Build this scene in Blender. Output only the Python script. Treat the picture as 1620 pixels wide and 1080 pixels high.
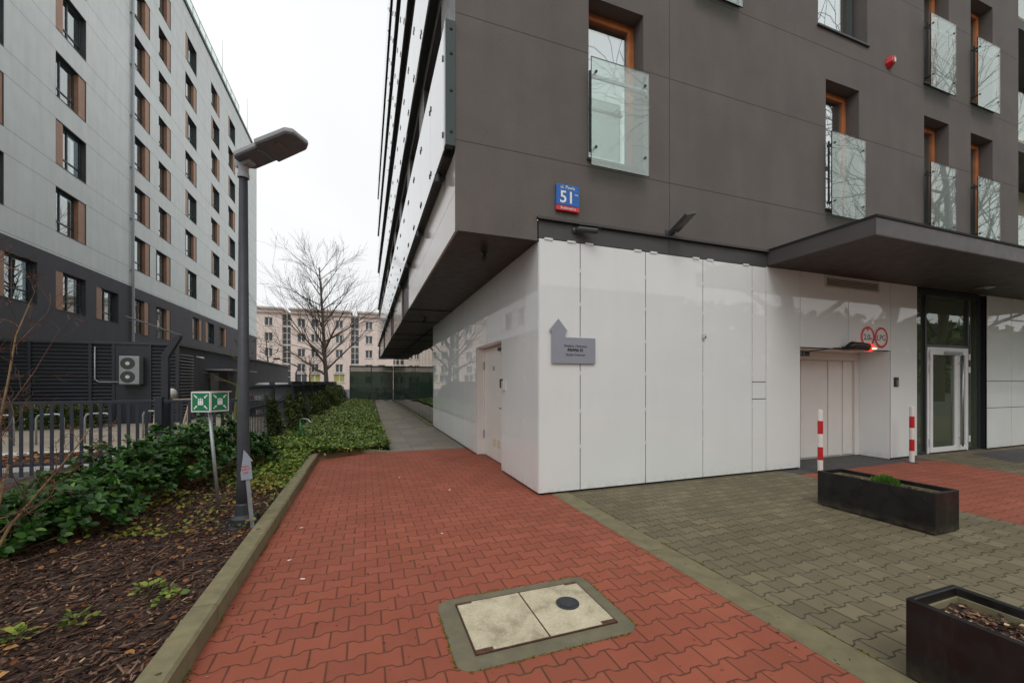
import bpy, math, random
import numpy as np
from mathutils import Vector, Matrix
R = math.radians
for o in list(bpy.data.objects): bpy.data.objects.remove(o)
S = bpy.context.scene
COL = S.collection
# ---------------------------------------------------------------- camera, sky, sun, exposure
cam = bpy.data.cameras.new('camera'); co = bpy.data.objects.new('camera', cam); COL.objects.link(co)
co.location = (0, 0, 1.5); co.rotation_euler = (R(90), 0, R(-19.81))
cam.sensor_width = 36; cam.lens = 14.31; cam.shift_y = 0.0395; cam.clip_start = 0.05; cam.clip_end = 3000
S.camera = co
W = bpy.data.worlds.new("World"); S.world = W; W.use_nodes = True
nt = W.node_tree; nt.nodes.clear()
sky = nt.nodes.new('ShaderNodeTexSky'); sky.sky_type = 'NISHITA'; sky.sun_disc = False
SUN_EL, SUN_ROT = 52, 200
sky.sun_elevation = R(SUN_EL); sky.sun_rotation = R(SUN_ROT); sky.air_density = 1.5; sky.dust_density = 5
b1 = nt.nodes.new('ShaderNodeBackground'); b1.inputs[1].default_value = 0.05
b2 = nt.nodes.new('ShaderNodeBackground'); b2.inputs[0].default_value = (.965, .972, .98, 1); b2.inputs[1].default_value = 1.0
mx = nt.nodes.new('ShaderNodeMixShader'); mx.inputs[0].default_value = 0.93
wo = nt.nodes.new('ShaderNodeOutputWorld')
wn_ = nt.nodes.new('ShaderNodeTexNoise'); wn_.inputs['Scale'].default_value = 2.2; wn_.inputs['Detail'].default_value = 4; wn_.inputs['Distortion'].default_value = .4
wr = nt.nodes.new('ShaderNodeValToRGB'); wr.color_ramp.elements[0].position = .3; wr.color_ramp.elements[0].color = (.80, .815, .83, 1); wr.color_ramp.elements[1].position = .7; wr.color_ramp.elements[1].color = (.93, .935, .94, 1)
tcw = nt.nodes.new('ShaderNodeTexCoord'); nt.links.new(tcw.outputs['Generated'], wn_.inputs['Vector']); nt.links.new(wn_.outputs[0], wr.inputs[0]); nt.links.new(wr.outputs[0], b2.inputs[0])
nt.links.new(sky.outputs[0], b1.inputs[0]); nt.links.new(b1.outputs[0], mx.inputs[1]); nt.links.new(b2.outputs[0], mx.inputs[2]); nt.links.new(mx.outputs[0], wo.inputs[0])
sl = bpy.data.lights.new('sun', 'SUN'); sl.energy = 0.7; sl.angle = R(25); sl.color = (1, .97, .93)
so = bpy.data.objects.new('sun', sl); COL.objects.link(so)
# sun shining from behind-left of the camera, high
az = R(SUN_ROT)
sd = Vector((math.sin(az) * math.cos(R(SUN_EL)), math.cos(az) * math.cos(R(SUN_EL)), math.sin(R(SUN_EL))))
so.rotation_euler = sd.to_track_quat('Z', 'Y').to_euler(); so.location = (0, -10, 30)
S.view_settings.view_transform = 'Standard'; S.view_settings.look = 'None'; S.view_settings.exposure = 0.25; S.view_settings.gamma = 1
S.render.engine = 'CYCLES'
S.cycles.max_bounces = 8; S.cycles.transparent_max_bounces = 16

# ---------------------------------------------------------------- node helpers
def srgb(r, g, b):
    f = lambda c: (c / 255 / 12.92) if c / 255 <= .04045 else ((c / 255 + .055) / 1.055) ** 2.4
    return (f(r), f(g), f(b), 1)
class NT:
    def __init__(s, name):
        s.m = bpy.data.materials.new(name); s.m.use_nodes = True; s.t = s.m.node_tree
        s.b = s.t.nodes['Principled BSDF']; s.out = s.t.nodes['Material Output']
    def n(s, t, **k):
        x = s.t.nodes.new(t)
        for a, v in k.items(): setattr(x, a, v)
        return x
    def l(s, a, b): s.t.links.new(a, b)
    def put(s, v, sock):
        if isinstance(v, (int, float)): sock.default_value = v
        elif isinstance(v, tuple): sock.default_value = v
        else: s.l(v, sock)
    def math(s, op, a, b=None, c=None, clamp=False):
        x = s.n('ShaderNodeMath', operation=op, use_clamp=clamp)
        s.put(a, x.inputs[0])
        if b is not None: s.put(b, x.inputs[1])
        if c is not None: s.put(c, x.inputs[2])
        return x.outputs[0]
    def coords(s):
        tc = s.n('ShaderNodeTexCoord'); sp = s.n('ShaderNodeSeparateXYZ'); s.l(tc.outputs['Object'], sp.inputs[0])
        s.tc = tc.outputs['Object']; return sp.outputs
    def noise(s, scale, detail=4, rough=.55, vec=None, dist=0):
        x = s.n('ShaderNodeTexNoise'); x.inputs['Scale'].default_value = scale; x.inputs['Detail'].default_value = detail
        x.inputs['Roughness'].default_value = rough; x.inputs['Distortion'].default_value = dist
        if vec is None:
            if not hasattr(s, 'tc'): s.coords()
            vec = s.tc
        s.l(vec, x.inputs['Vector']); return x.outputs['Fac']
    def ramp(s, f, stops):
        x = s.n('ShaderNodeValToRGB'); e = x.color_ramp.elements
        while len(e) < len(stops): e.new(.5)
        for i, (p, c) in enumerate(stops): e[i].position = p; e[i].color = c if len(c) == 4 else (*c, 1)
        s.put(f, x.inputs[0]); return x.outputs[0]
    def mix(s, f, a, b, mode='MIX'):
        x = s.n('ShaderNodeMix', data_type='RGBA', blend_type=mode)
        s.put(f, x.inputs[0]); s.put(a, x.inputs[6]); s.put(b, x.inputs[7]); return x.outputs[2]
    def mr(s, v, a, b, c, d):
        x = s.n('ShaderNodeMapRange'); s.put(v, x.inputs[0])
        for i, q in enumerate((a, b, c, d)): x.inputs[i + 1].default_value = q
        return x.outputs[0]
    def bump(s, h, strength=.3, dist=.01):
        x = s.n('ShaderNodeBump'); x.inputs['Strength'].default_value = strength; x.inputs['Distance'].default_value = dist
        s.l(h, x.inputs['Height']); s.l(x.outputs[0], s.b.inputs['Normal'])
    def scale(s, vec, sc):
        x = s.n('ShaderNodeVectorMath', operation='MULTIPLY'); s.l(vec, x.inputs[0]); x.inputs[1].default_value = sc; return x.outputs[0]
def mul(c, k): return (c[0] * k, c[1] * k, c[2] * k, 1)
def simple(name, c, rough=.6, metal=0, var=.12, vs=6, bump=0, bs=60, spec=None, ior=None, bd=.004):
    t = NT(name)
    if var:
        t.l(t.ramp(t.noise(vs, 5), [(.3, mul(c, 1 - var)), (.7, mul(c, 1 + var))]), t.b.inputs['Base Color'])
    else: t.b.inputs['Base Color'].default_value = c
    t.b.inputs['Roughness'].default_value = rough; t.b.inputs['Metallic'].default_value = metal
    if var and rough > .2: t.l(t.mr(t.noise(vs * 3, 3), .3, .7, max(rough - .06, 0.02), min(rough + .08, 1)), t.b.inputs['Roughness'])
    if bump: t.bump(t.noise(bs, 4), bump, bd)
    if spec is not None: t.b.inputs['Specular IOR Level'].default_value = spec
    if ior: t.b.inputs['IOR'].default_value = ior
    return t.m

def paver_mat(name, cols, joint, moss, mossamt, L=.193, H=.14, A=-.085, wet=0):
    t = NT(name); x, y, z = t.coords()
    # slight warp keeps the laying from looking ruled
    w = t.noise(.9, 2); w2 = t.noise(1.3, 2, vec=t.scale(t.tc, (1, 1, 1)))
    X = t.math('ADD', x, t.mr(w, 0, 1, -.012, .012)); Y = t.math('ADD', y, t.mr(w2, 0, 1, -.012, .012))
    v = t.math('DIVIDE', Y, H); u = t.math('DIVIDE', X, L)
    cs = t.math('COSINE', t.math('MULTIPLY', u, 2 * math.pi))
    T = t.math('MULTIPLY', t.math('MINIMUM', t.math('MAXIMUM', t.math('MULTIPLY', cs, 2.4), -1.0), 1.0), A)
    m = t.math('ROUND', v)
    par = t.math('FLOORED_MODULO', m, 2.0)
    sg = t.math('SUBTRACT', 1.0, t.math('MULTIPLY', par, 2.0))
    d = t.math('SUBTRACT', t.math('SUBTRACT', v, m), t.math('MULTIPLY', sg, T))
    d1 = t.math('MULTIPLY', t.math('ABSOLUTE', d), H)
    below = t.math('LESS_THAN', d, 0.0)
    row = t.math('SUBTRACT', m, below)
    rp = t.math('FLOORED_MODULO', row, 2.0)
    uu = t.math('ADD', u, t.math('MULTIPLY', rp, .5))
    d2 = t.math('MULTIPLY', t.math('ABSOLUTE', t.math('SUBTRACT', t.math('FRACT', t.math('ADD', uu, .5)), .5)), L)
    dj = t.math('MINIMUM', d1, d2)
    bid = t.n('ShaderNodeCombineXYZ'); t.l(t.math('FLOOR', uu), bid.inputs[0]); t.l(row, bid.inputs[1])
    wn = t.n('ShaderNodeTexWhiteNoise', noise_dimensions='3D'); t.l(bid.outputs[0], wn.inputs[0])
    base = t.ramp(wn.outputs['Value'], [(0, cols[0]), (.5, cols[1]), (1, cols[2])])
    n1 = t.noise(2.2, 5); n2 = t.noise(160, 4, .7); n3 = t.noise(14, 5)
    base = t.mix(t.mr(n1, .35, .7, 0, .35), base, mul(cols[1], .72))
    base = t.mix(.35, base, t.ramp(n2, [(.3, (.35, .35, .35)), (.7, (.85, .85, .85))]), 'OVERLAY')
    base = t.mix(t.mr(n3, .55, .8, 0, .3), base, mul(cols[2], 1.15))
    big = t.noise(.55, 6, .6, dist=.6); base = t.mix(t.mr(big, .42, .66, 0, .38), base, mul(cols[0], .70))
    big2 = t.noise(.8, 5, .6, vec=t.scale(t.tc, (1.3, .8, 1))); base = t.mix(t.mr(big2, .55, .72, 0, .30), base, (cols[2][0] * 1.25, cols[2][1] * 1.28, cols[2][2] * 1.3, 1))
    vo = t.n('ShaderNodeTexVoronoi'); vo.inputs['Scale'].default_value = 7; t.l(t.tc, vo.inputs['Vector'])
    base = t.mix(t.math('MULTIPLY', t.mr(vo.outputs['Distance'], .03, .07, 1, 0), .5), base, mul(cols[0], .35))
    edge = t.mr(dj, .001, .0070, 1, 0)
    edge = t.math('MULTIPLY', edge, t.mr(t.noise(5, 3), .2, .6, .6, 1.0))
    wide = t.mr(dj, 0, .022, 1, 0)
    mossm = t.math('MULTIPLY', t.math('MULTIPLY', wide, t.mr(t.noise(1.6, 5, .65), .5, .68, 0, 1)), mossamt)
    c = t.mix(mossm, base, moss)
    c = t.mix(t.math('MULTIPLY', edge, 1.0, clamp=True), c, joint)
    t.l(c, t.b.inputs['Base Color'])
    t.l(t.mr(n1, .3, .7, .75 - wet, .9 - wet), t.b.inputs['Roughness'])
    h = t.math('ADD', t.mr(dj, .001, .009, 0, 1), t.math('MULTIPLY', n2, .12))
    h = t.math('ADD', h, t.math('MULTIPLY', wn.outputs['Value'], .18))
    t.bump(h, .6, .006)
    return t.m

def groove_mat(name, c, zl, xl=(), axis=0, w=.006, rough=.9, bs=120, bst=.35, streak=.1, every=None, gc=.45):
    """render/stucco with scored joints at fixed heights (zl) and positions (xl) of the wall"""
    t = NT(name); xyz = t.coords(); z = xyz[2]; a = xyz[axis]
    g = None
    def add(q):
        nonlocal g
        k = t.mr(q, 0, w, 1, 0); k = t.math('GREATER_THAN', k, .15)
        g = k if g is None else t.math('MAXIMUM', g, k)
    if every:
        p, offs = every
        for o in offs:
            f = t.math('FRACT', t.math('ADD', t.math('DIVIDE', t.math('SUBTRACT', z, o), p), .5))
            add(t.math('MULTIPLY', t.math('ABSOLUTE', t.math('SUBTRACT', f, .5)), p))
    for q in zl: add(t.math('ABSOLUTE', t.math('SUBTRACT', z, q)))
    for q in xl: add(t.math('ABSOLUTE', t.math('SUBTRACT', a, q)))
    n1 = t.noise(1.2, 5); st = t.noise(3, 4, vec=t.scale(t.tc, (1, 1, .12))); n3 = t.noise(40, 4)
    col = t.ramp(n1, [(.3, mul(c, 1 - streak)), (.7, mul(c, 1 + streak))])
    col = t.mix(t.mr(st, .45, .72, 0, .42), col, mul(c, .78))
    col = t.mix(t.mr(n3, .42, .68, 0, .3), col, mul(c, 1.3))
    if g is not None: col = t.mix(t.math('MULTIPLY', g, 1 - gc), col, mul(c, .35))
    t.l(col, t.b.inputs['Base Color']); t.b.inputs['Roughness'].default_value = rough
    h = t.noise(bs, 5, .7)
    if g is not None: h = t.math('SUBTRACT', h, t.math('MULTIPLY', g, 1.5))
    t.bump(h, bst, .006)
    return t.m

def glass_mat(name, tint, refl, rough=.01, body=None):
    t = NT(name); t.t.nodes.remove(t.b)
    tr = t.n('ShaderNodeBsdfTransparent'); tr.inputs[0].default_value = tint
    gl = t.n('ShaderNodeBsdfGlossy'); gl.inputs['Roughness'].default_value = rough; gl.inputs[0].default_value = (.95, 1, .98, 1)
    fr = t.n('ShaderNodeFresnel'); ge = t.n('ShaderNodeNewGeometry'); t.l(t.mr(ge.outputs['Backfacing'], 0, 1, 1.5, 1 / 1.5), fr.inputs[0])
    nb = t.n('ShaderNodeBump'); nb.inputs['Strength'].default_value = .03; nb.inputs['Distance'].default_value = .01
    t.l(t.noise(1.4, 2), nb.inputs['Height']); t.l(nb.outputs[0], gl.inputs['Normal'])
    f = t.math('ADD', t.math('MULTIPLY', fr.outputs[0], 1.0), refl, clamp=True)
    m = t.n('ShaderNodeMixShader'); t.l(f, m.inputs[0])
    src = tr.outputs[0]
    if body:
        df = t.n('ShaderNodeBsdfDiffuse'); df.inputs[0].default_value = body[0]
        m0 = t.n('ShaderNodeMixShader'); m0.inputs[0].default_value = body[1]
        t.l(tr.outputs[0], m0.inputs[1]); t.l(df.outputs[0], m0.inputs[2]); src = m0.outputs[0]
    t.l(src, m.inputs[1]); t.l(gl.outputs[0], m.inputs[2]); t.l(m.outputs[0], t.out.inputs[0])
    return t.m

def attr_mat(name, stops, rough=.5, transl=0, spec=.5, noise=0):
    t = NT(name); a = t.n('ShaderNodeAttribute', attribute_name='rnd')
    c = t.ramp(a.outputs['Fac'], stops)
    if noise: c = t.mix(t.mr(t.noise(noise, 3), .3, .7, 0, .5), c, stops[0][1] if len(stops[0][1]) == 4 else (*stops[0][1], 1))
    t.l(c, t.b.inputs['Base Color']); t.b.inputs['Roughness'].default_value = rough; t.b.inputs['Specular IOR Level'].default_value = spec
    if transl:
        tl = t.n('ShaderNodeBsdfTranslucent'); t.l(c, tl.inputs[0]); m = t.n('ShaderNodeMixShader'); m.inputs[0].default_value = transl
        t.l(t.b.outputs[0], m.inputs[1]); t.l(tl.outputs[0], m.inputs[2]); t.l(m.outputs[0], t.out.inputs[0])
    return t.m

# ---------------------------------------------------------------- materials
M = {}
M['red_paver'] = paver_mat('red_paver', (srgb(140, 74, 54), srgb(148, 78, 57), srgb(155, 84, 62)), srgb(76, 42, 30), srgb(104, 88, 44), .38)
M['grey_paver'] = paver_mat('grey_paver', (srgb(99, 91, 70), srgb(110, 101, 78), srgb(121, 112, 87)), srgb(44, 38, 26), srgb(88, 84, 42), .85)
M['kerbstone'] = simple('kerbstone', srgb(124, 117, 88), .9, var=.2, vs=9, bump=.5, bs=180)
M['band_stone'] = simple('band_stone', srgb(118, 111, 84), .9, var=.22, vs=7, bump=.5, bs=180)
def slab_mat(name, c, jx, jy, ox=0, oy=0, w=.006):
    t = NT(name); x, y, z = t.coords()
    fx = t.math('MULTIPLY', t.math('ABSOLUTE', t.math('SUBTRACT', t.math('FRACT', t.math('DIVIDE', t.math('SUBTRACT', x, ox), jx)), .5)), jx)
    fy = t.math('MULTIPLY', t.math('ABSOLUTE', t.math('SUBTRACT', t.math('FRACT', t.math('DIVIDE', t.math('SUBTRACT', y, oy), jy)), .5)), jy)
    j = t.math('MAXIMUM', t.mr(fx, jx / 2 - w, jx / 2, 0, 1), t.mr(fy, jy / 2 - w, jy / 2, 0, 1)); j = t.math('GREATER_THAN', j, .2)
    bid = t.n('ShaderNodeCombineXYZ'); t.l(t.math('FLOOR', t.math('DIVIDE', t.math('SUBTRACT', x, ox), jx)), bid.inputs[0]); t.l(t.math('FLOOR', t.math('DIVIDE', t.math('SUBTRACT', y, oy), jy)), bid.inputs[1])
    wn = t.n('ShaderNodeTexWhiteNoise', noise_dimensions='3D'); t.l(bid.outputs[0], wn.inputs[0])
    col = t.ramp(wn.outputs['Value'], [(0, mul(c, .85)), (1, mul(c, 1.12))])
    col = t.mix(t.mr(t.noise(2, 5), .4, .7, 0, .4), col, mul(c, .7))
    col = t.mix(t.math('MULTIPLY', j, .75), col, mul(c, .3))
    t.l(col, t.b.inputs['Base Color']); t.b.inputs['Roughness'].default_value = .85
    t.bump(t.math('SUBTRACT', t.noise(120, 4), j), .4, .005); return t.m
M['path_slab'] = slab_mat('path_slab', srgb(128, 121, 110), .5, .5, .0, .12)
M['plaza_slab'] = slab_mat('plaza_slab', srgb(158, 148, 132), .4, .4)
M['dark_setts'] = slab_mat('dark_setts', srgb(78, 76, 74), .1, .1, w=.006)
M['asphalt'] = simple('asphalt', srgb(82, 82, 82), .9, var=.15, vs=3, bump=.5, bs=200)
M['soil'] = simple('soil', srgb(62, 48, 38), .95, var=.35, vs=9, bump=1, bs=25, bd=.03)
FZ = [4.47, 6.03, 7.45, 9.0, 10.42, 11.97, 13.39]
M['stucco'] = groove_mat('dark_stucco', srgb(104, 98, 94), FZ, (2.13,), 0, w=.008, gc=.3, bst=.6, bs=90, streak=.13)
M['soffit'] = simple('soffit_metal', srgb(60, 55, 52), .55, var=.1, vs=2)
M['spandrel'] = simple('spandrel_panel', srgb(184, 173, 164), .16, var=.05, vs=2)
M['spandrel_dark'] = simple('spandrel_dark', srgb(70, 64, 62), .4, var=.08, vs=2)
M['white_glass'] = simple('white_glass', srgb(224, 226, 224), .012, var=.02, vs=1.2, ior=1.52)
t = NT('white_glass_panel'); x, y, z = t.coords(); wc = srgb(228, 231, 230)
c = t.ramp(t.noise(1.2, 4), [(.3, mul(wc, .97)), (.7, mul(wc, 1.02))])
dirt = t.math('MULTIPLY', t.mr(z, .01, .16, 1, 0), t.mr(t.noise(11, 5, .65), .42, .75, 0, .42)); c = t.mix(dirt, c, srgb(150, 138, 118))
strk = t.math('MULTIPLY', t.mr(t.noise(7, 5, .6, vec=t.scale(t.tc, (1, 1, .07))), .56, .78, 0, .09), t.mr(z, .4, 3.4, .3, 1)); c = t.mix(strk, c, srgb(158, 156, 148))
t.l(c, t.b.inputs['Base Color']); t.b.inputs['IOR'].default_value = 1.52; t.l(t.math('ADD', t.math('MULTIPLY', dirt, .5), .012), t.b.inputs['Roughness'])
t.bump(t.noise(.9, 2), .05, .02); M['white_glass'] = t.m
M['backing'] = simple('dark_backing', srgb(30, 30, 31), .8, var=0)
M['band_metal'] = simple('band_metal', srgb(72, 71, 71), .5, var=.06, vs=2)
M['canopy_metal'] = simple('canopy_metal', srgb(84, 80, 79), .38, var=.06, vs=2)
M['steel'] = simple('steel', srgb(170, 172, 172), .35, 1, var=.05)
M['galv'] = simple('galvanised', srgb(160, 164, 166), .5, .6, var=.12, vs=14)
M['black'] = simple('black_plastic', srgb(34, 34, 35), .4, var=.1, vs=8)
M['iron'] = simple('dark_iron', srgb(50, 53, 58), .5, var=.15, vs=12, bump=.1)
M['fence'] = simple('fence_paint', srgb(42, 47, 57), .4, var=.1, vs=6)
M['anthracite'] = simple('anthracite', srgb(48, 52, 58), .38, var=.1, vs=3)
M['wood'] = simple('oiled_wood', srgb(178, 106, 56), .42, var=.18, vs=6)
M['pane'] = glass_mat('window_glass', (.8, .82, .84, 1), .42, .005)
M['balcony_glass'] = glass_mat('balcony_glass', (.86, .93, .90, 1), .04, .01, ((.76, .84, .80, 1), .2))
M['entrance_glass'] = glass_mat('entrance_glass', (.62, .68, .60, 1), .05, .01, (srgb(132, 140, 118), .22))
M['mirror_glass'] = simple('mirror_glass', (.34, .39, .36, 1), .01, 1, var=0)
M['screen_glass'] = simple('screen_glass', srgb(62, 78, 68), .03, var=.15, vs=.8, ior=1.7)
M['strip_glass'] = simple('strip_glass', srgb(232, 236, 238), .06, var=.02, vs=1, ior=1.5)
M['glass_edge'] = simple('glass_edge', srgb(50, 66, 64), .15, var=.05)
M['blind'] = simple('blind', srgb(214, 212, 226), .8, var=.03)
M['dark_room'] = simple('dark_room', srgb(112, 116, 98), .9, var=.2, vs=.8)
M['white_paint'] = simple('white_paint', srgb(222, 220, 214), .35, var=.04, vs=3)
M['offwhite_door'] = simple('offwhite_door', srgb(226, 223, 217), .45, var=.03, vs=2)
M['alu_white'] = simple('alu_white', srgb(224, 224, 224), .35, var=.03)
M['red_paint'] = simple('red_paint', srgb(190, 24, 34), .4, var=.1, vs=10)
M['blue_enamel'] = simple('blue_enamel', srgb(14, 96, 178), .25, var=.03)
M['red_enamel'] = simple('red_enamel', srgb(206, 40, 46), .25, var=.03)
M['white_ink'] = simple('white_ink', srgb(240, 242, 242), .4, var=0)
M['black_ink'] = simple('black_ink', srgb(34, 36, 44), .5, var=0)
M['lightblue_ink'] = simple('lightblue_ink', srgb(110, 160, 210), .4, var=0)
M['sign_grey'] = simple('sign_grey', srgb(146, 150, 161), .4, .0, var=.04, vs=4)
M['green_sign'] = simple('green_sign', srgb(4, 122, 78), .35, var=.03)
M['planter'] = simple('planter_black', srgb(22, 20, 20), .4, var=.15, vs=5, bump=.04)
t = NT('planter_paint'); x, y, z = t.coords(); pc = srgb(17, 16, 16)
c = t.mix(t.math('MULTIPLY', t.mr(z, .0, .10, 1, 0), t.mr(t.noise(14, 5), .35, .7, .1, .7)), pc, srgb(92, 84, 70))
c = t.mix(t.mr(t.noise(6, 6, .7, vec=t.scale(t.tc, (1, 1, .25))), .55, .75, 0, .30), c, srgb(70, 66, 62))
c = t.mix(t.mr(t.noise(130, 3, .8), .70, .74, 0, .6), c, srgb(140, 136, 128))
t.l(c, t.b.inputs['Base Color']); t.l(t.mr(t.noise(8, 5), .3, .7, .28, .6), t.b.inputs['Roughness']); t.bump(t.noise(3, 3), .12, .02); M['planter'] = t.m
M['hotel_wall'] = groove_mat('hotel_wall', srgb(216, 221, 218), (), (29.65,), 1, w=.02, every=(3.0, (8.18, 10.2)), bst=.1, streak=.05, gc=.45)
M['hotel_dark'] = groove_mat('hotel_dark', srgb(84, 84, 88), (), (), 1, bst=.1, streak=.08)
M['hotel_frame'] = simple('hotel_frame', srgb(62, 66, 68), .45, var=.08)
M['hotel_wood'] = simple('hotel_wood', srgb(158, 118, 92), .5, var=.14, vs=3)
M['hotel_glass'] = glass_mat('hotel_glass', (.40, .46, .48, 1), .26, .01)
M['curtain'] = simple('curtain', srgb(196, 202, 204), .9, var=.3, vs=3)
M['pink_render'] = groove_mat('pink_render', srgb(232, 213, 202), (), (), 0, w=.05, every=(2.85, (4.4,)), bst=.05, gc=.75)
M['cream'] = simple('cream_render', srgb(205, 196, 172), .8, var=.06)
M['cornice'] = simple('cornice', srgb(196, 182, 172), .8, var=.06)
M['far_glass'] = simple('far_glass', srgb(84, 86, 90), .1, var=.2, vs=.4)
M['lit_shop_yellow'] = simple('lit_shop_yellow', srgb(170, 166, 96), .6, var=.1)  # yellow light of the lit shops, put into the window base colour
M['bark'] = simple('bark', srgb(104, 94, 84), .9, var=.25, vs=12, bump=.8, bs=30, bd=.02)
M['bark_dark'] = simple('bark_dark', srgb(88, 78, 71), .9, var=.25, vs=12)
M['bark_red'] = simple('bark_red', srgb(104, 74, 60), .8, var=.35, vs=8)
M['bark_tan'] = simple('bark_tan', srgb(120, 96, 66), .85, var=.3, vs=20, bump=.6, bs=60)
M['moss_bark'] = simple('moss_bark', srgb(92, 96, 48), .95, var=.4, vs=20, bump=.8, bs=40, bd=.02)
M['laurel'] = attr_mat('laurel_leaf', [(0, srgb(30, 54, 22)), (.45, srgb(50, 88, 34)), (.8, srgb(76, 118, 46)), (1, srgb(126, 156, 62))], .42, .15, .4)
M['ivy'] = attr_mat('ivy_leaf', [(0, srgb(46, 68, 22)), (.5, srgb(88, 118, 38)), (.82, srgb(130, 154, 58)), (.95, srgb(172, 184, 104)), (1, srgb(160, 104, 54))], .42, .15, .5)
M['hedge'] = attr_mat('hedge_leaf', [(0, srgb(32, 46, 22)), (.5, srgb(62, 84, 36)), (.85, srgb(104, 122, 52)), (1, srgb(120, 116, 60))], .5, .1, .4)
M['weed'] = attr_mat('weed_leaf', [(0, srgb(62, 86, 34)), (.6, srgb(98, 124, 48)), (1, srgb(158, 168, 70))], .5, .2, .4)
M['yellow_leaf'] = attr_mat('yellow_leaf', [(0, srgb(84, 104, 38)), (.45, srgb(122, 132, 54)), (.75, srgb(160, 142, 66)), (1, srgb(150, 92, 50))], .6, .2, .3)
M['moss_leaf'] = attr_mat('moss_leaf', [(0, srgb(74, 74, 30)), (1, srgb(124, 118, 48))], .9, 0, .1)
M['mulch'] = attr_mat('mulch', [(0, srgb(40, 29, 27)), (.4, srgb(82, 60, 52)), (.72, srgb(118, 90, 74)), (.9, srgb(164, 132, 106)), (1, srgb(206, 178, 144))], .85, 0, .2)
M['dead_leaf'] = attr_mat('dead_leaf', [(0, srgb(90, 58, 40)), (.5, srgb(140, 86, 50)), (1, srgb(188, 140, 84))], .8, .1, .3)
M['conifer'] = attr_mat('conifer_leaf', [(0, srgb(48, 84, 30)), (1, srgb(110, 150, 60))], .6, .2, .3)
M['manhole_lid'] = None
t = NT('concrete_lid'); n1 = t.noise(5, 6, .65); n2 = t.noise(60, 5, .7)
c = t.ramp(n1, [(.3, srgb(138, 128, 106)), (.5, srgb(186, 176, 150)), (.75, srgb(208, 198, 172))]); c = t.mix(.4, c, t.ramp(n2, [(.3, (.3, .3, .3)), (.7, (.8, .8, .8))]), 'OVERLAY')
t.l(c, t.b.inputs['Base Color']); t.b.inputs['Roughness'].default_value = .9; t.bump(n2, .6, .006); M['lid'] = t.m
M['frame_conc'] = simple('frame_concrete', srgb(110, 104, 84), .9, var=.18, vs=8, bump=.5, bs=150)
M['rust'] = simple('rust', srgb(88, 58, 44), .9, var=.4, vs=40, bump=.5)
M['car_paint'] = simple('car_paint', srgb(40, 42, 46), .2, .3, var=.02)
M['car_glass'] = simple('car_glass', (.02, .025, .03, 1), .04, var=0)
M['rubber'] = simple('rubber', srgb(26, 26, 26), .8, var=.1)
M['tail_red'] = simple('tail_red', srgb(130, 16, 18), .2, var=0)
M['tap_green'] = simple('tap_green', srgb(10, 110, 66), .4, var=.1)
t = NT('beacon_lens'); t.b.inputs['Base Color'].default_value = (.7, .02, .01, 1); t.b.inputs['Roughness'].default_value = .2
t.b.inputs['Emission Color'].default_value = (1, .07, .03, 1); t.b.inputs['Emission Strength'].default_value = .7; M['beacon'] = t.m
t = NT('beacon_lamp'); t.b.inputs['Base Color'].default_value = (.9, .3, .2, 1); t.b.inputs['Emission Color'].default_value = (1, .42, .3, 1); t.b.inputs['Emission Strength'].default_value = 2.5; M['beacon_core'] = t.m
M['lens'] = simple('lamp_lens', srgb(120, 120, 116), .15, var=.05)
M['lum_grey'] = simple('luminaire_grey', srgb(156, 158, 160), .45, var=.06)
M['lum_dark'] = simple('luminaire_dark', srgb(104, 116, 126), .5, var=.1, vs=20)
M['easel'] = simple('pale_timber', srgb(180, 156, 132), .7, var=.15)
M['grille'] = simple('vent_frame', srgb(206, 202, 192), .4, var=.04)
M['petal'] = simple('petal', srgb(228, 214, 200), .6, var=.05)

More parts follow.
